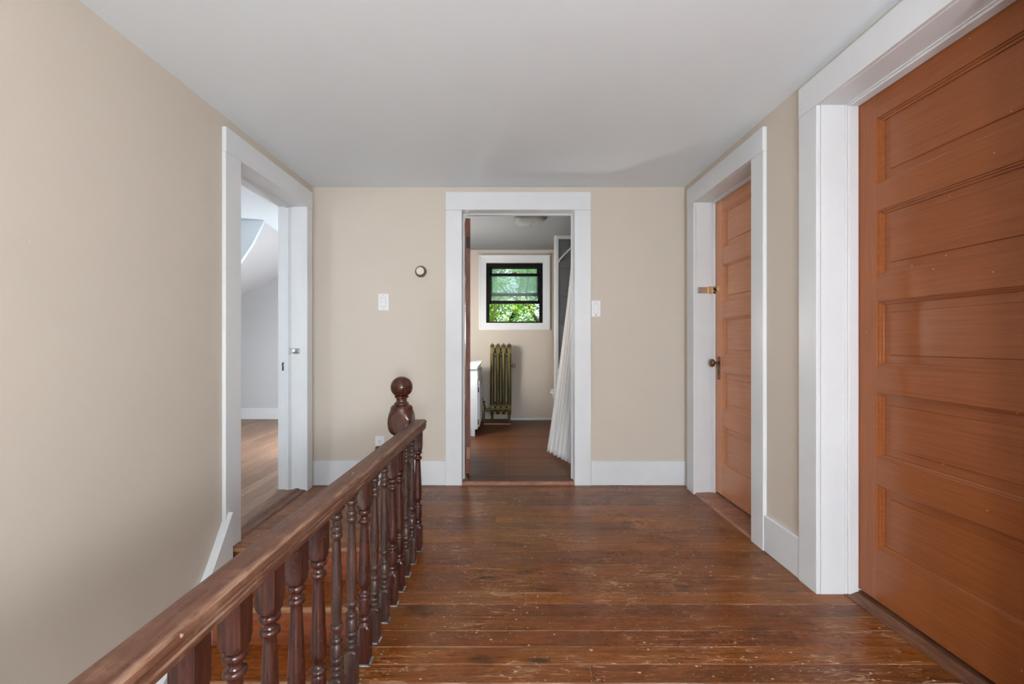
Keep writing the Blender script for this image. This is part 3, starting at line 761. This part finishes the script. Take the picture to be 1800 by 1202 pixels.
# ------------------------------------------------------------------ bathroom shell
BX0, BX1 = -0.80, 1.42
bm = B(); box(bm, BX0-0.1, BX1+0.1, YF+0.14, BYF+0.15, -0.1, BZ); box(bm, J0, J1, YF+0.012, YF+0.14, 0.0, BZ-0.001); struct('floor_bathroom', bm, M['bathfloor'])
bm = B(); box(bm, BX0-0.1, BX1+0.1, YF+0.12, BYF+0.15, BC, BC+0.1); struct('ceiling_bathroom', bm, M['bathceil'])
bm = B(); box(bm, BX0-0.1, BX0, YF+0.14, BYF+0.12, 0, 2.4); struct('wall_bathroom_left', bm, M['bathwall'])
bm = B(); box(bm, BX1, BX1+0.1, YF+0.14, BYF+0.12, 0, 2.4); struct('wall_bathroom_right', bm, M['bathwall'])
K = BYF/800.0
def wx(px): return (px-890)*K
def wz(py): return CAMH+(601-py)*K
OX0, OX1, OZ0, OZ1 = wx(854), wx(955), wz(568.5), wz(462.5)
bm = B()
box(bm, BX0, OX0, BYF, BYF+0.12, 0, 2.4); box(bm, OX1, BX1, BYF, BYF+0.12, 0, 2.4)
box(bm, OX0, OX1, BYF, BYF+0.12, 0, OZ0); box(bm, OX0, OX1, BYF, BYF+0.12, OZ1, 2.4)
struct('wall_bathroom_far', bm, M['bathwall'])
bm = B(); box(bm, 0.06, BX1-0.3, BYF-0.012, BYF, BZ, BZ+0.030, 0.002); struct('baseboard_bathroom', bm, M['trim'])
# window_1
w1 = empty('window_1', ((OX0+OX1)/2, BYF, OZ0)); w1['kind'] = 'structure'
bm = B()
a, b, c, d = wx(842), wx(966.5), wz(580), wz(448.5)
def ringbox(x0, x1, z0, z1, t, ya, yb, bv=0.002):
    box(bm, x0, x0+t, ya, yb, z0, z1, bv); box(bm, x1-t, x1, ya, yb, z0, z1, bv)
    box(bm, x0+t, x1-t, ya, yb, z0, z0+t, bv); box(bm, x0+t, x1-t, ya, yb, z1-t, z1, bv)
ringbox(a, b, c, d, 0.022, BYF-0.034, BYF); ringbox(a+0.02, b-0.02, c+0.02, d-0.02, 0.02, BYF-0.022, BYF)
ringbox(a+0.038, b-0.038, c+0.038, d-0.038, 0.030, BYF-0.016, BYF); ringbox(a+0.066, b-0.066, c+0.066, d-0.066, 0.030, BYF-0.010, BYF+0.004)
rel(w1, bm); obj('window_trim', bm, M['trim'], w1)
bm = B(); ringbox(OX0, OX1, OZ0, OZ1, 0.026, BYF-0.004, BYF+0.10, 0.002)
box(bm, OX0+0.026, OX0+0.048, BYF+0.02, BYF+0.06, OZ0+0.02, OZ1-0.02, 0.001); box(bm, OX1-0.052, OX1-0.026, BYF+0.02, BYF+0.06, OZ0+0.02, OZ1-0.02, 0.001)
box(bm, OX0+0.02, OX1-0.02, BYF+0.0, BYF+0.06, OZ1-0.06, OZ1-0.02, 0.001)
rel(w1, bm); obj('window_frame', bm, M['black'], w1)
def sash(x0, x1, ztop, tt, zbot, tb, ya, yb, nm, side):
    global bm
    bm = B()
    box(bm, x0, x1, ya, yb, ztop-tt, ztop, 0.002); box(bm, x0, x1, ya, yb, zbot, zbot+tb, 0.002)
    box(bm, x0, x0+side, ya, yb, zbot, ztop, 0.002); box(bm, x1-side, x1, ya, yb, zbot, ztop, 0.002)
    rel(w1, bm); s = obj(nm, bm, M['black'], w1)
    bm = B(); m = (ya+yb)/2; box(bm, x0+side, x1-side, m-0.002, m+0.002, zbot+tb, ztop-tt); rel(w1, bm)
    obj('pane', bm, M['pane'], s); return s
sash(OX0+0.03, OX1-0.03, OZ1-0.02, 0.045, wz(519.5), wz(514)-wz(519.5), BYF+0.062, BYF+0.09, 'upper_sash', 0.052)
ls = sash(OX0+0.02, OX1-0.02, wz(480), wz(480)-wz(485), wz(533.5), wz(528)-wz(533.5), BYF+0.022, BYF+0.052, 'lower_sash', 0.052)
bm = B(); cx = wx(904); zt = wz(480)
prism(bm, [(cx-0.045, zt), (cx-0.02, zt+0.010), (cx+0.015, zt+0.022), (cx+0.03, zt+0.022), (cx+0.035, zt)], BYF+0.025, BYF+0.045, 'y'); rel(w1, bm)
obj('sash_lock', bm, M['bronze'], ls)

# shower end wall with white edge trim
PX, PY = 0.563, 5.28
bm = B(); box(bm, PX, BX1, PY, PY+0.10, 0, 2.4); struct('wall_shower_end', bm, M['bathwall'])
bm = B(); box(bm, PX+0.042, BX1, PY-0.008, PY, BZ, BC-0.035); struct('wall_shower_tile', bm, M['tile'])
bm = B(); box(bm, BX1-0.008, BX1, 3.56, PY-0.008, BZ, BC-0.035); struct('wall_shower_side', bm, M['tile'])
bm = B(); box(bm, PX, PX+0.042, PY-0.016, PY, BZ, BC, 0.003); box(bm, PX+0.042, BX1, PY-0.016, PY, BC-0.04, BC, 0.003); struct('trim_2', bm, M['trim'])

# ------------------------------------------------------------------ bathroom things
# radiator
RY = 5.93; rx = [865.5, 875.5, 885.3, 895.3]
ra = empty('radiator', ((880.5-890)*RY/800, RY, BZ+0.018)); tag(ra, 'tall narrow cast iron radiator painted bronze green, below the bathroom window', 'radiator')
xs = [(p-890)*RY/800-ra.location.x for p in rx]
TOPZ = 1.047-BZ
for k, x in enumerate(xs):
    bm = B()
    for yy in (-0.055, 0.0, 0.055):
        pts = [(x, yy, 0.13), (x, yy, 0.22), (x, yy, 0.90), (x, yy*0.9, 0.975)]
        tube(bm, pts, [0.023, 0.0250, 0.0250, 0.022], 14)
    # rounded top and bottom headers
    prof = []
    for j in range(13):
        a_ = math.pi*j/12; prof.append((0.082*math.cos(a_), 0.945+0.05*math.sin(a_)))
    prof = prof+[(-0.080, 0.88), (0.080, 0.88)]
    prism(bm, prof, x-0.024, x+0.024, 'x')
    prism(bm, [(-0.082, 0.21), (-0.086, 0.14), (-0.07, 0.095), (0.07, 0.095), (0.086, 0.14), (0.082, 0.21)], x-0.024, x+0.024, 'x')
    tube(bm, [(x, -0.06, 0.985), (x, 0, 1.004), (x, 0.06, 0.985)], 0.010, 8)
    if k in (0, 3):
        for yy in (-0.06, 0.06): tube(bm, [(x, yy, 0.12), (x, yy, 0.05), (x, yy, 0.012), (x, yy, 0.0)], [0.020, 0.013, 0.015, 0.020], 10)
    obj('section', bm, M['olive'], ra, 35)
for z in (0.155, 0.915, 0.84, 0.235):
    bm = B(); r_ = 0.034 if z in (0.155, 0.915) else 0.008
    tube(bm, [(xs[0], 0, z), (xs[-1], 0, z)], r_, 14); obj('connector', bm, M['olive'], ra, 35)
bm = B(); xl = xs[0]-0.02
tube(bm, [(xl, 0, 0.145), (xl-0.09, 0, 0.145)], 0.016, 12); tube(bm, [(xl-0.03, 0, 0.145), (xl-0.045, 0, 0.145)], 0.028, 6)
tube(bm, [(xl-0.095, 0, 0.145), (xl-0.095, 0, -0.018)], 0.017, 12); tube(bm, [(xl-0.095, 0, 0.13), (xl-0.095, 0, 0.20), (xl-0.095, 0, 0.235)], [0.028, 0.024, 0.008], 12)
lathe(bm, [(0.235, 0.006), (0.240, 0.024), (0.250, 0.026), (0.258, 0.018)], (xl-0.095, 0, 0), 12)
obj('valve', bm, M['bronze'], ra, 40)
bm = B(); xr = xs[-1]+0.02
tube(bm, [(xr, 0, 0.715), (xr+0.03, 0, 0.715)], 0.008, 10); lathe(bm, [(0.690, 0.017), (0.732, 0.017), (0.745, 0.011), (0.750, 0.004)], (xr+0.04, 0, 0), 14)
obj('air_vent', bm, M['bronze'], ra, 40)
bm = B(); ra_x = lambda px, Y: (px-890)*Y/800
box(bm, ra_x(850, 5.77), ra_x(897.5, 5.77), 5.765, 6.085, BZ, BZ+0.018, 0.002)
o = obj('floor_board', bm, M['board']); bm = B(); box(bm, ra_x(850, 5.77), ra_x(897.5, 5.77), 5.757, 5.765, BZ, BZ+0.018, 0.001); obj('lit_front_edge', bm, M['sill'], o); tag(o, 'thin reddish wooden board under the radiator feet', 'board')  # paler edge strip, its colour stands in for the lit front face

# vanity
va = empty('vanity_cabinet', (-0.55, 5.4, BZ)); tag(va, 'white vanity cabinet with sink top beside the open bathroom door', 'vanity')
def vb(*a, **k):
    bm = B(); box(bm, *a, **k); rel(va, bm); return bm
VY0, VY1, VX = 5.05, 5.75, -0.318
bm = B()
box(bm, BX0+0.002, VX, VY0, VY1, 0.10, 0.775, 0.002); box(bm, BX0+0.002, VX-0.06, VY0+0.02, VY1-0.02, BZ, 0.10); box(bm, VX-0.07, VX-0.03, VY0, VY0+0.02, BZ, 0.10)
rel(va, bm); obj('body', bm, M['cabwhite'], va)
bm = B(); prism(bm, [(BX0+0.002, 0.772), (-0.325, 0.772), (-0.316, 0.80), (-0.285, 0.838), (-0.276, 0.852), (-0.29, 0.853), (-0.33, 0.846), (-0.45, 0.835), (-0.62, 0.835), (-0.70, 0.853), (BX0+0.002, 0.853)], VY0-0.02, VY1+0.02, 'y'); rel(va, bm)
obj('sink_top', bm, M['porcelain'], va, 30)
for k, (a, b) in enumerate(((VY0+0.015, (VY0+VY1)/2-0.003), ((VY0+VY1)/2+0.003, VY1-0.015))):
    bm = B(); box(bm, VX+0.001, VX+0.019, a, b, 0.125, 0.640, 0.002); box(bm, VX+0.019, VX+0.024, a+0.05, b-0.05, 0.18, 0.585, 0.004); rel(va, bm)
    dr = obj('cabinet_door', bm, M['cabwhite'], va)
    bm = B(); yk = b-0.03 if k == 0 else a+0.03
    lathe(bm, [(VX+0.018, 0.005), (VX+0.030, 0.005), (VX+0.033, 0.012), (VX+0.042, 0.014), (VX+0.047, 0.008)], (0, yk, 0.40), 16, axis='x'); rel(va, bm); obj('knob', bm, M['chrome'], dr, 40)
    for z in (0.18, 0.54):
        bm = B(); yy = a if k == 0 else b
        box(bm, VX-0.004, VX+0.012, yy-0.006, yy+0.002, z-0.028, z+0.028, 0.001); rel(va, bm); obj('hinge', bm, M['dark'], dr)
bm = B(); box(bm, VX+0.001, VX+0.012, VY0+0.015, VY1-0.015, 0.655, 0.760, 0.002); rel(va, bm); obj('false_drawer', bm, M['cabwhite'], va)
# added wall lamp (outside the doorway's view) that brightens the bathroom
vl = empty('added_bath_lamp', (BX0, 4.75, 1.22)); tag(vl, 'added white globe lamp, out of view on the left bathroom wall, brightening the bathroom', 'lamp')
bm = B(); box(bm, 0, 0.02, -0.06, 0.06, -0.06, 0.06, 0.004); tube(bm, [(0.02, 0, 0), (0.06, 0, 0)], 0.012, 10); obj('wall_plate', bm, M['chrome'], vl)
def globe_light(par, r, c, watts, col):
    """frosted globe of an added lamp, glowing as fill light"""
    em = N('added_lamp_globe'); em.set('Base Color', (0.9, 0.9, 0.88)); em.set('Emission Color', col)
    em.set('Emission Strength', watts/(4*math.pi**2*r*r))
    b_ = B(); bmesh.ops.create_icosphere(b_, subdivisions=3, radius=r, matrix=Matrix.Translation(c)); obj('globe', b_, em.m, par, 180)
globe_light(vl, 0.12, (0.175, 0, 0), 40, (1, 0.97, 0.92))
# globe floor lamp added behind the camera to brighten the hall
fl = empty('added_floor_lamp', (0.30, -1.75, 0)); tag(fl, 'added floor lamp with frosted globe, unseen behind the camera, brightening the hall', 'lamp')
bm = B(); lathe(bm, [(0, 0.14), (0.012, 0.14), (0.02, 0.12), (0.028, 0.02)], seg=40); obj('base', bm, M['bronze'], fl, 35)
bm = B(); lathe(bm, [(0.02, 0.011), (0.77, 0.011), (0.78, 0.03), (0.80, 0.035)], seg=20); obj('pole', bm, M['bronze'], fl, 35)
globe_light(fl, 0.15, (0, 0, 0.95), 150, (0.90, 0.95, 1.0))
def added_floor_lamp(x, y, z0, h, r, watts, label):  # more added lamps out of view, for fill light
    e = empty('added_floor_lamp', (x, y, z0)); tag(e, label, 'lamp')
    bm = B(); lathe(bm, [(0, 0.13), (0.012, 0.13), (0.02, 0.11), (0.028, 0.02)], seg=40); obj('base', bm, M['bronze'], e, 35)
    bm = B(); lathe(bm, [(0.02, 0.011), (h-r-0.03, 0.011), (h-r-0.02, 0.03), (h-r, 0.035)], seg=20); obj('pole', bm, M['bronze'], e, 35)
    globe_light(e, r, (0, 0, h), watts, (0.93, 0.96, 1.0))
added_floor_lamp(0.22, -0.42, 0.0, 0.95, 0.12, 36, 'smaller added globe floor lamp, unseen right behind the camera, brightening the hall')
added_floor_lamp(-1.90, 4.9, 0.012, 0.75, 0.12, 52, 'added floor lamp with frosted globe, out of view, brightening the side room')

# ceiling light of pressed glass
cl = empty('ceiling_light', (0.222, 4.50, BC)); tag(cl, 'square pressed-glass ceiling light seen through the bathroom doorway', 'ceiling light')
bm = B(); box(bm, -0.13, 0.13, -0.13, 0.13, -0.012, 0, 0.004); obj('base_plate', bm, M['steel'], cl)
n = N('pressed_glass'); n.set('Base Color', (0.62, 0.63, 0.64)); n.set('Roughness', 0.10); n.set('Transmission Weight', 0.55); n.set('Specular IOR Level', 0.8)
n.bump(n.noise(n.pos(), 60, 3, 0.7, 1.0), 0.8, 0.006)
bm = B(); rings = []
for z, s_ in ((-0.010, 0.138), (-0.022, 0.146), (-0.040, 0.145), (-0.055, 0.132), (-0.066, 0.105), (-0.072, 0.06), (-0.074, 0.02)):
    ring = []
    for k in range(48):
        a = 2*math.pi*k/48; c_, s2 = math.cos(a), math.sin(a)
        rr = s_/((abs(c_)**5+abs(s2)**5)**0.2)*(1+0.015*math.cos(24*a))
        ring.append(bm.verts.new((rr*c_, rr*s2, z)))
    rings.append(ring)
for a, b in zip(rings, rings[1:]):
    for k in range(48): bm.faces.new((a[k], a[(k+1) % 48], b[(k+1) % 48], b[k]))
bm.faces.new(rings[-1]); obj('glass_shade', bm, n.m, cl, 60)
bm = B(); lathe(bm, [(-0.090, 0.004), (-0.086, 0.010), (-0.074, 0.012)], (0, 0, 0), 12); obj('finial', bm, M['chrome'], cl, 40)

# shower rod, curtain, tub, toilet
rod = [(0.614+0.002*0, PY-0.008, 2.014), (0.625, 5.0, 2.014), (0.648, 4.6, 2.014), (0.672, 4.2, 2.014), (0.69, 3.8, 2.014), (0.70, 3.552, 2.014)]
sr = empty('shower_rod', (0.614, PY-0.008, 2.014)); tag(sr, 'chrome shower curtain rod fixed to the grey tiled wall', 'curtain rod')
bm = B(); tube(bm, rod, 0.0125, 14); rel(sr, bm); obj('rod', bm, M['chrome'], sr, 40)
bm = B(); lathe(bm, [(PY-0.009, 0.028), (PY-0.016, 0.028), (PY-0.03, 0.016), (PY-0.034, 0.014)], (0.614, 0, 2.014), 20, axis='y'); rel(sr, bm); obj('flange', bm, M['chrome'], sr, 40)
def curtain():
    bm = B(); uv = bm.loops.layers.uv.new('UVMap'); nu, nv = 160, 40; g = []
    for i in range(nu+1):
        u = i/nu; col = []
        for j in range(nv+1):
            v = j/nv                           # 0 top .. 1 bottom
            s_ = v**1.25
            yt = 4.47-u*0.86; xt = 0.664+u*0.03
            yb_ = 4.17-u*0.60; xb_ = 0.405+u*0.225
            y = yt+(yb_-yt)*s_; x = xt+(xb_-xt)*s_
            amp = 0.016+0.022*v
            ph = u*2*math.pi*9+0.6*math.sin(u*9+v*1.3)
            x += amp*math.cos(ph)*(-1); y += amp*0.5*math.sin(ph*1.0+0.7)
            hem = 0.0
            if j >= nv-1:
                hem = 0.012*abs(math.sin(u*math.pi*30)) if j == nv else 0
            z = 1.985+(0.058-1.985)*v+hem-0.02*0
            col.append(bm.verts.new((x, y, z)))
        g.append(col)
    for i in range(nu):
        for j in range(nv):
            f = bm.faces.new((g[i][j], g[i+1][j], g[i+1][j+1], g[i][j+1]))
            for lp, (a, b) in zip(f.loops, ((i, j), (i+1, j), (i+1, j+1), (i, j+1))): lp[uv].uv = (a/nu, b/nv)
    o = obj('shower_curtain', bm, M['cloth'], None, 180)
    sd = o.modifiers.new('thick', 'SOLIDIFY'); sd.thickness = 0.0015
    tag(o, 'white striped shower curtain with scalloped hem hanging from the chrome rod', 'shower curtain')
    e = o
    for k in range(8):
        bm = B(); t = k/7; y = 4.46-t*0.84
        # rod x at y
        xr_ = 0.64+(4.7-y)*0.055
        for q_ in range(len(rod)-1):
            a, b = rod[q_], rod[q_+1]
            if b[1] <= y <= a[1]: xr_ = a[0]+(b[0]-a[0])*(a[1]-y)/(a[1]-b[1])
        bmesh.ops.create_uvsphere(bm, u_segments=4, v_segments=4, radius=0.0001)
        bm.clear()
        pts = [(xr_+0.020*math.cos(a*math.pi/8), y, 2.008+0.024*math.sin(a*math.pi/8)) for a in range(17)]
        tube(bm, pts, 0.002, 6); obj('curtain_ring', bm, M['chrome'], e)
curtain()
bm = B()
tb = [(0.72, 0.0), (0.70, 0.40), (0.695, 0.45), (0.72, 0.47), (0.76, 0.46), (0.80, 0.12), (1.32, 0.12), (1.36, 0.46), (1.40, 0.47), (1.408, 0.0)]
prism(bm, [(x, z+BZ) for x, z in tb], 3.56, PY-0.018, 'y')
box(bm, 0.74, 1.39, 3.56, 3.66, BZ, BZ+0.468, 0.01); box(bm, 0.74, 1.39, PY-0.12, PY-0.018, BZ, BZ+0.468, 0.01)
o = obj('bathtub', bm, M['porcelain']); tag(o, 'white bathtub behind the shower curtain', 'bathtub')
# toilet in the niche beyond the shower wall, facing -x
to = empty('toilet', (1.0, 5.74, BZ)); tag(to, 'white toilet peeking out beyond the grey tiled shower wall', 'toilet')
def oval(bm, cx, cy, prof, ex=1.35):
    rings = []
    for z, r in prof:
        rings.append([bm.verts.new((cx+r*(ex if math.cos(2*math.pi*k/32) < 0 else 1.0)*math.cos(2*math.pi*k/32), cy+r*math.sin(2*math.pi*k/32), z)) for k in range(32)])
    for a, b in zip(rings, rings[1:]):
        for k in range(32): bm.faces.new((a[k], a[(k+1) % 32], b[(k+1) % 32], b[k]))
    bm.faces.new(rings[0]); bm.faces.new(rings[-1])
ox = 0.81
bm = B(); oval(bm, ox-1.0, 0, [(0, 0.12), (0.04, 0.115), (0.12, 0.10), (0.22, 0.11), (0.30, 0.15), (0.37, 0.18), (0.395, 0.185)]); obj('bowl', bm, M['porcelain'], to, 50)
bm = B(); oval(bm, ox-1.0, 0, [(0.397, 0.187), (0.403, 0.192), (0.415, 0.192), (0.420, 0.186)]); obj('seat', bm, M['white'], to, 40)
bm = B(); oval(bm, ox-1.0, 0, [(0.423, 0.186), (0.430, 0.190), (0.442, 0.186), (0.450, 0.15)]); obj('lid', bm, M['white'], to, 40)
bm = B(); box(bm, 0.19, 0.40, -0.20, 0.20, 0.40, 0.78, 0.02, seg=2); obj('tank', bm, M['porcelain'], to, 40)
bm = B(); box(bm, 0.18, 0.41, -0.21, 0.21, 0.78, 0.81, 0.008); obj('tank_lid', bm, M['porcelain'], to)
bm = B(); box(bm, -0.05, 0.36, -0.10, 0.10, 0, 0.40, 0.02); obj('pedestal', bm, M['porcelain'], to)

# ------------------------------------------------------------------ wall fittings on the far wall
def fp(px, py, off=0.0): return ((px-890)*(YF-off)/800, YF, CAMH+(601-py)*(YF-off)/800)
def switch(px, py, w_, h_, label, pw=0.033, ph=0.066):
    e = empty('light_switch', fp(px, py)); tag(e, label, 'light switch', 'white rocker light switches on the beige wall')
    bm = B(); box(bm, -w_/2, w_/2, -0.006, 0, -h_/2, h_/2, 0.002, seg=2); obj('wall_plate', bm, M['white'], e)
    bm = B(); box(bm, -pw/2-0.002, pw/2+0.002, -0.0068, -0.005, -ph/2-0.002, ph/2+0.002); obj('surround', bm, M['steel'], e)
    bm = B(); prism(bm, [(-0.006, -ph/2), (-0.0105, -ph/2+0.001), (-0.0085, 0), (-0.0068, ph/2-0.001), (-0.006, ph/2)], -pw/2, pw/2, 'x'); obj('rocker', bm, M['white'], e)
    for s_ in (-1, 1):
        bm = B(); lathe(bm, [(-0.0072, 0.002), (-0.0065, 0.0032), (-0.005, 0.0034)], (0, 0, s_*(h_/2-0.011)), 12, axis='y'); obj('screw', bm, M['steel'], e)
    return e
switch(674.5, 531, 0.078, 0.124, 'white rocker light switch left of the bathroom doorway, below the round thermostat')
e2 = switch(1047.3, 542.5, 0.068, 0.120, 'white rocker light switch with a dark dot, right of the bathroom doorway', 0.028, 0.070)
bm = B(); box(bm, -0.004, 0.004, -0.008, -0.0055, -0.053, -0.046, 0.001); o = obj('indicator', bm, M['dark'], e2); o['label'] = 'small dark indicator'
th = empty('thermostat', fp(739.5, 477, 0.01)); tag(th, 'small round thermostat with brown rim and cream dial on the beige wall', 'thermostat')
bm = B(); lathe(bm, [(0, 0.0425), (-0.004, 0.0435), (-0.010, 0.043), (-0.020, 0.040), (-0.030, 0.034), (-0.034, 0.030), (-0.032, 0.0285)], (0, 0, 0), 40, axis='y'); obj('rim', bm, M['ringbrown'], th, 40)
bm = B(); lathe(bm, [(-0.028, 0.0295), (-0.034, 0.0290), (-0.037, 0.0265), (-0.0375, 0.020), (-0.0365, 0.0175), (-0.0365, 0.016), (-0.040, 0.0145), (-0.041, 0.006)], (0, 0, 0), 40, axis='y'); obj('dial', bm, M['cream'], th, 25)
ol = empty('power_outlet', fp(668, 779.5)); tag(ol, 'white wall outlet low on the beige wall beside the newel post', 'outlet')
bm = B(); box(bm, -0.0345, 0.0345, -0.006, 0, -0.0575, 0.0575, 0.002, seg=2); obj('wall_plate', bm, M['white'], ol)
for s_ in (-1, 1):
    bm = B(); lathe(bm, [(-0.0085, 0.0150), (-0.008, 0.0165), (-0.005, 0.0170)], (0, 0, s_*0.0195), 24, axis='y'); sk = obj('socket', bm, M['white'], ol, 40)
    bm = B(); 
    box(bm, -0.0075, -0.0050, -0.0092, -0.008, s_*0.0195-0.001, s_*0.0195+0.008); box(bm, 0.0050, 0.0075, -0.0092, -0.008, s_*0.0195-0.001, s_*0.0195+0.007)
    lathe(bm, [(-0.0092, 0.0025), (-0.008, 0.0028)], (0, 0, s_*0.0195-0.008), 12, axis='y'); obj('slot', bm, M['dark'], sk)
bm = B(); lathe(bm, [(-0.0075, 0.002), (-0.0065, 0.0032), (-0.005, 0.0034)], (0, 0, 0), 12, axis='y'); obj('screw', bm, M['steel'], ol)
x, y, z = fp(668, 779.5)
pg = empty('plug', (x-0.004, YF-0.0095, z-0.0265)); tag(pg, 'brown plug with cord in the lower socket of the white outlet', 'plug')
bm = B(); box(bm, -0.020, 0.016, -0.034, 0, -0.010, 0.012, 0.005, seg=2); obj('plug_body', bm, M['plug'], pg, 40)
bm = B(); tube(bm, [(-0.012, -0.026, -0.006), (-0.022, -0.03, -0.012), (-0.028, -0.03, -0.035), (-0.027, -0.024, -0.12), (-0.025, -0.018, -0.25), (-0.04, -0.014, -0.29), (-0.25, -0.014, -0.300)], 0.0035, 8); obj('cord', bm, M['plug'], pg, 60)

# ------------------------------------------------------------------ trees outside the bathroom window
GZ = -5.5
bm = B(); box(bm, -30, 30, BYF+1, 50, GZ-0.2, GZ); o = struct('ground', bm, M['ground'])
def leaves(parent, clusters, n, size, mat, seed):
    rnd = random.Random(seed); V = []; F = []; T_ = []
    for _ in range(n):
        c, r = rnd.choice(clusters)
        d = Vector((rnd.gauss(0, 1), rnd.gauss(0, 1), rnd.gauss(0, 1))).normalized()*r*rnd.random()**0.4
        p = Vector(c)+d; s_ = size*rnd.uniform(0.6, 1.3)
        a = Vector((rnd.uniform(-1, 1), rnd.uniform(-1, 1), rnd.uniform(-0.6, 0.6))).normalized()
        b = a.cross(Vector((rnd.uniform(-.4, .4), rnd.uniform(-.4, .4), 1))).normalized(); nrm = a.cross(b)
        k = len(V)
        V += [p-a*s_, p-a*s_*0.3+b*s_*0.55+nrm*s_*0.12, p+a*s_*0.45+b*s_*0.35, p+a*s_, p+a*s_*0.45-b*s_*0.35, p-a*s_*0.3-b*s_*0.55+nrm*s_*0.12]
        F.append((k, k+1, k+2, k+3, k+4, k+5)); T_.append(rnd.random())
    me = bpy.data.meshes.new('foliage'); me.from_pydata([tuple(v-Vector(parent.location)) for v in V], [], F)
    at = me.attributes.new('tone', 'FLOAT', 'FACE')
    for i, t in enumerate(T_): at.data[i].value = t
    link('foliage', me, mat, parent)
t1 = empty('tree', (0.95, 10.6, GZ)); tag(t1, 'leafy bright green tree with dark forked branches outside the bathroom window', 'tree')
bm = B()
def br(p, r): tube(bm, [Vector(q)-Vector(t1.location) for q in p], r, 10)
br([(0.95, 10.6, GZ), (0.92, 10.6, -2), (0.90, 10.55, 0.2), (0.85, 10.4, 1.35)], [0.16, 0.13, 0.10, 0.085])
br([(0.85, 10.4, 1.35), (0.66, 10.3, 1.62), (0.52, 10.2, 1.85), (0.44, 10.2, 2.1), (0.50, 10.3, 2.5), (0.4, 10.4, 3.4)], [0.05, 0.036, 0.030, 0.024, 0.018, 0.010])
br([(0.52, 10.2, 1.85), (0.30, 10.1, 1.98), (0.05, 10.0, 2.10), (-0.3, 10, 2.5)], [0.026, 0.022, 0.018, 0.010])
br([(0.92, 10.6, -0.8), (0.2, 10.3, 0.6), (-0.32, 10.1, 1.45), (-0.22, 10.0, 1.95), (-0.1, 10.1, 2.2)], [0.06, 0.034, 0.022, 0.016, 0.008])
obj('trunk', bm, M['bark'], t1, 60)
rnd = random.Random(3)
cl1 = [((rnd.uniform(-1.6, 1.9), rnd.uniform(9.7, 11.6), rnd.uniform(0.7, 3.6)), rnd.uniform(0.22, 0.40)) for _ in range(120)]
leaves(t1, cl1, 20000, 0.042, M['leaf'], 5)
t2 = empty('tree', (-0.6, 16.5, GZ)); tag(t2, 'blue-green taller tree standing behind the bright green tree outside', 'tree')
bm = B(); tube(bm, [(0, 0, 0), (0.05, 0, 4), (0.1, 0, 8), (0.3, 0, 12)], [0.28, 0.22, 0.15, 0.04], 12)
tube(bm, [(0.08, 0, 6.0), (0.9, 0.1, 7.6), (1.3, 0.2, 9.2), (1.4, .2, 11)], [0.12, 0.10, 0.09, 0.03], 10); obj('trunk', bm, M['bark'], t2, 60)
cl2 = [((rnd.uniform(-3.0, 3.4), rnd.uniform(15.2, 18), rnd.uniform(-0.5, 7.0)), rnd.uniform(0.4, 0.8)) for _ in range(85)]
leaves(t2, cl2, 22000, 0.085, M['leafd'], 9)
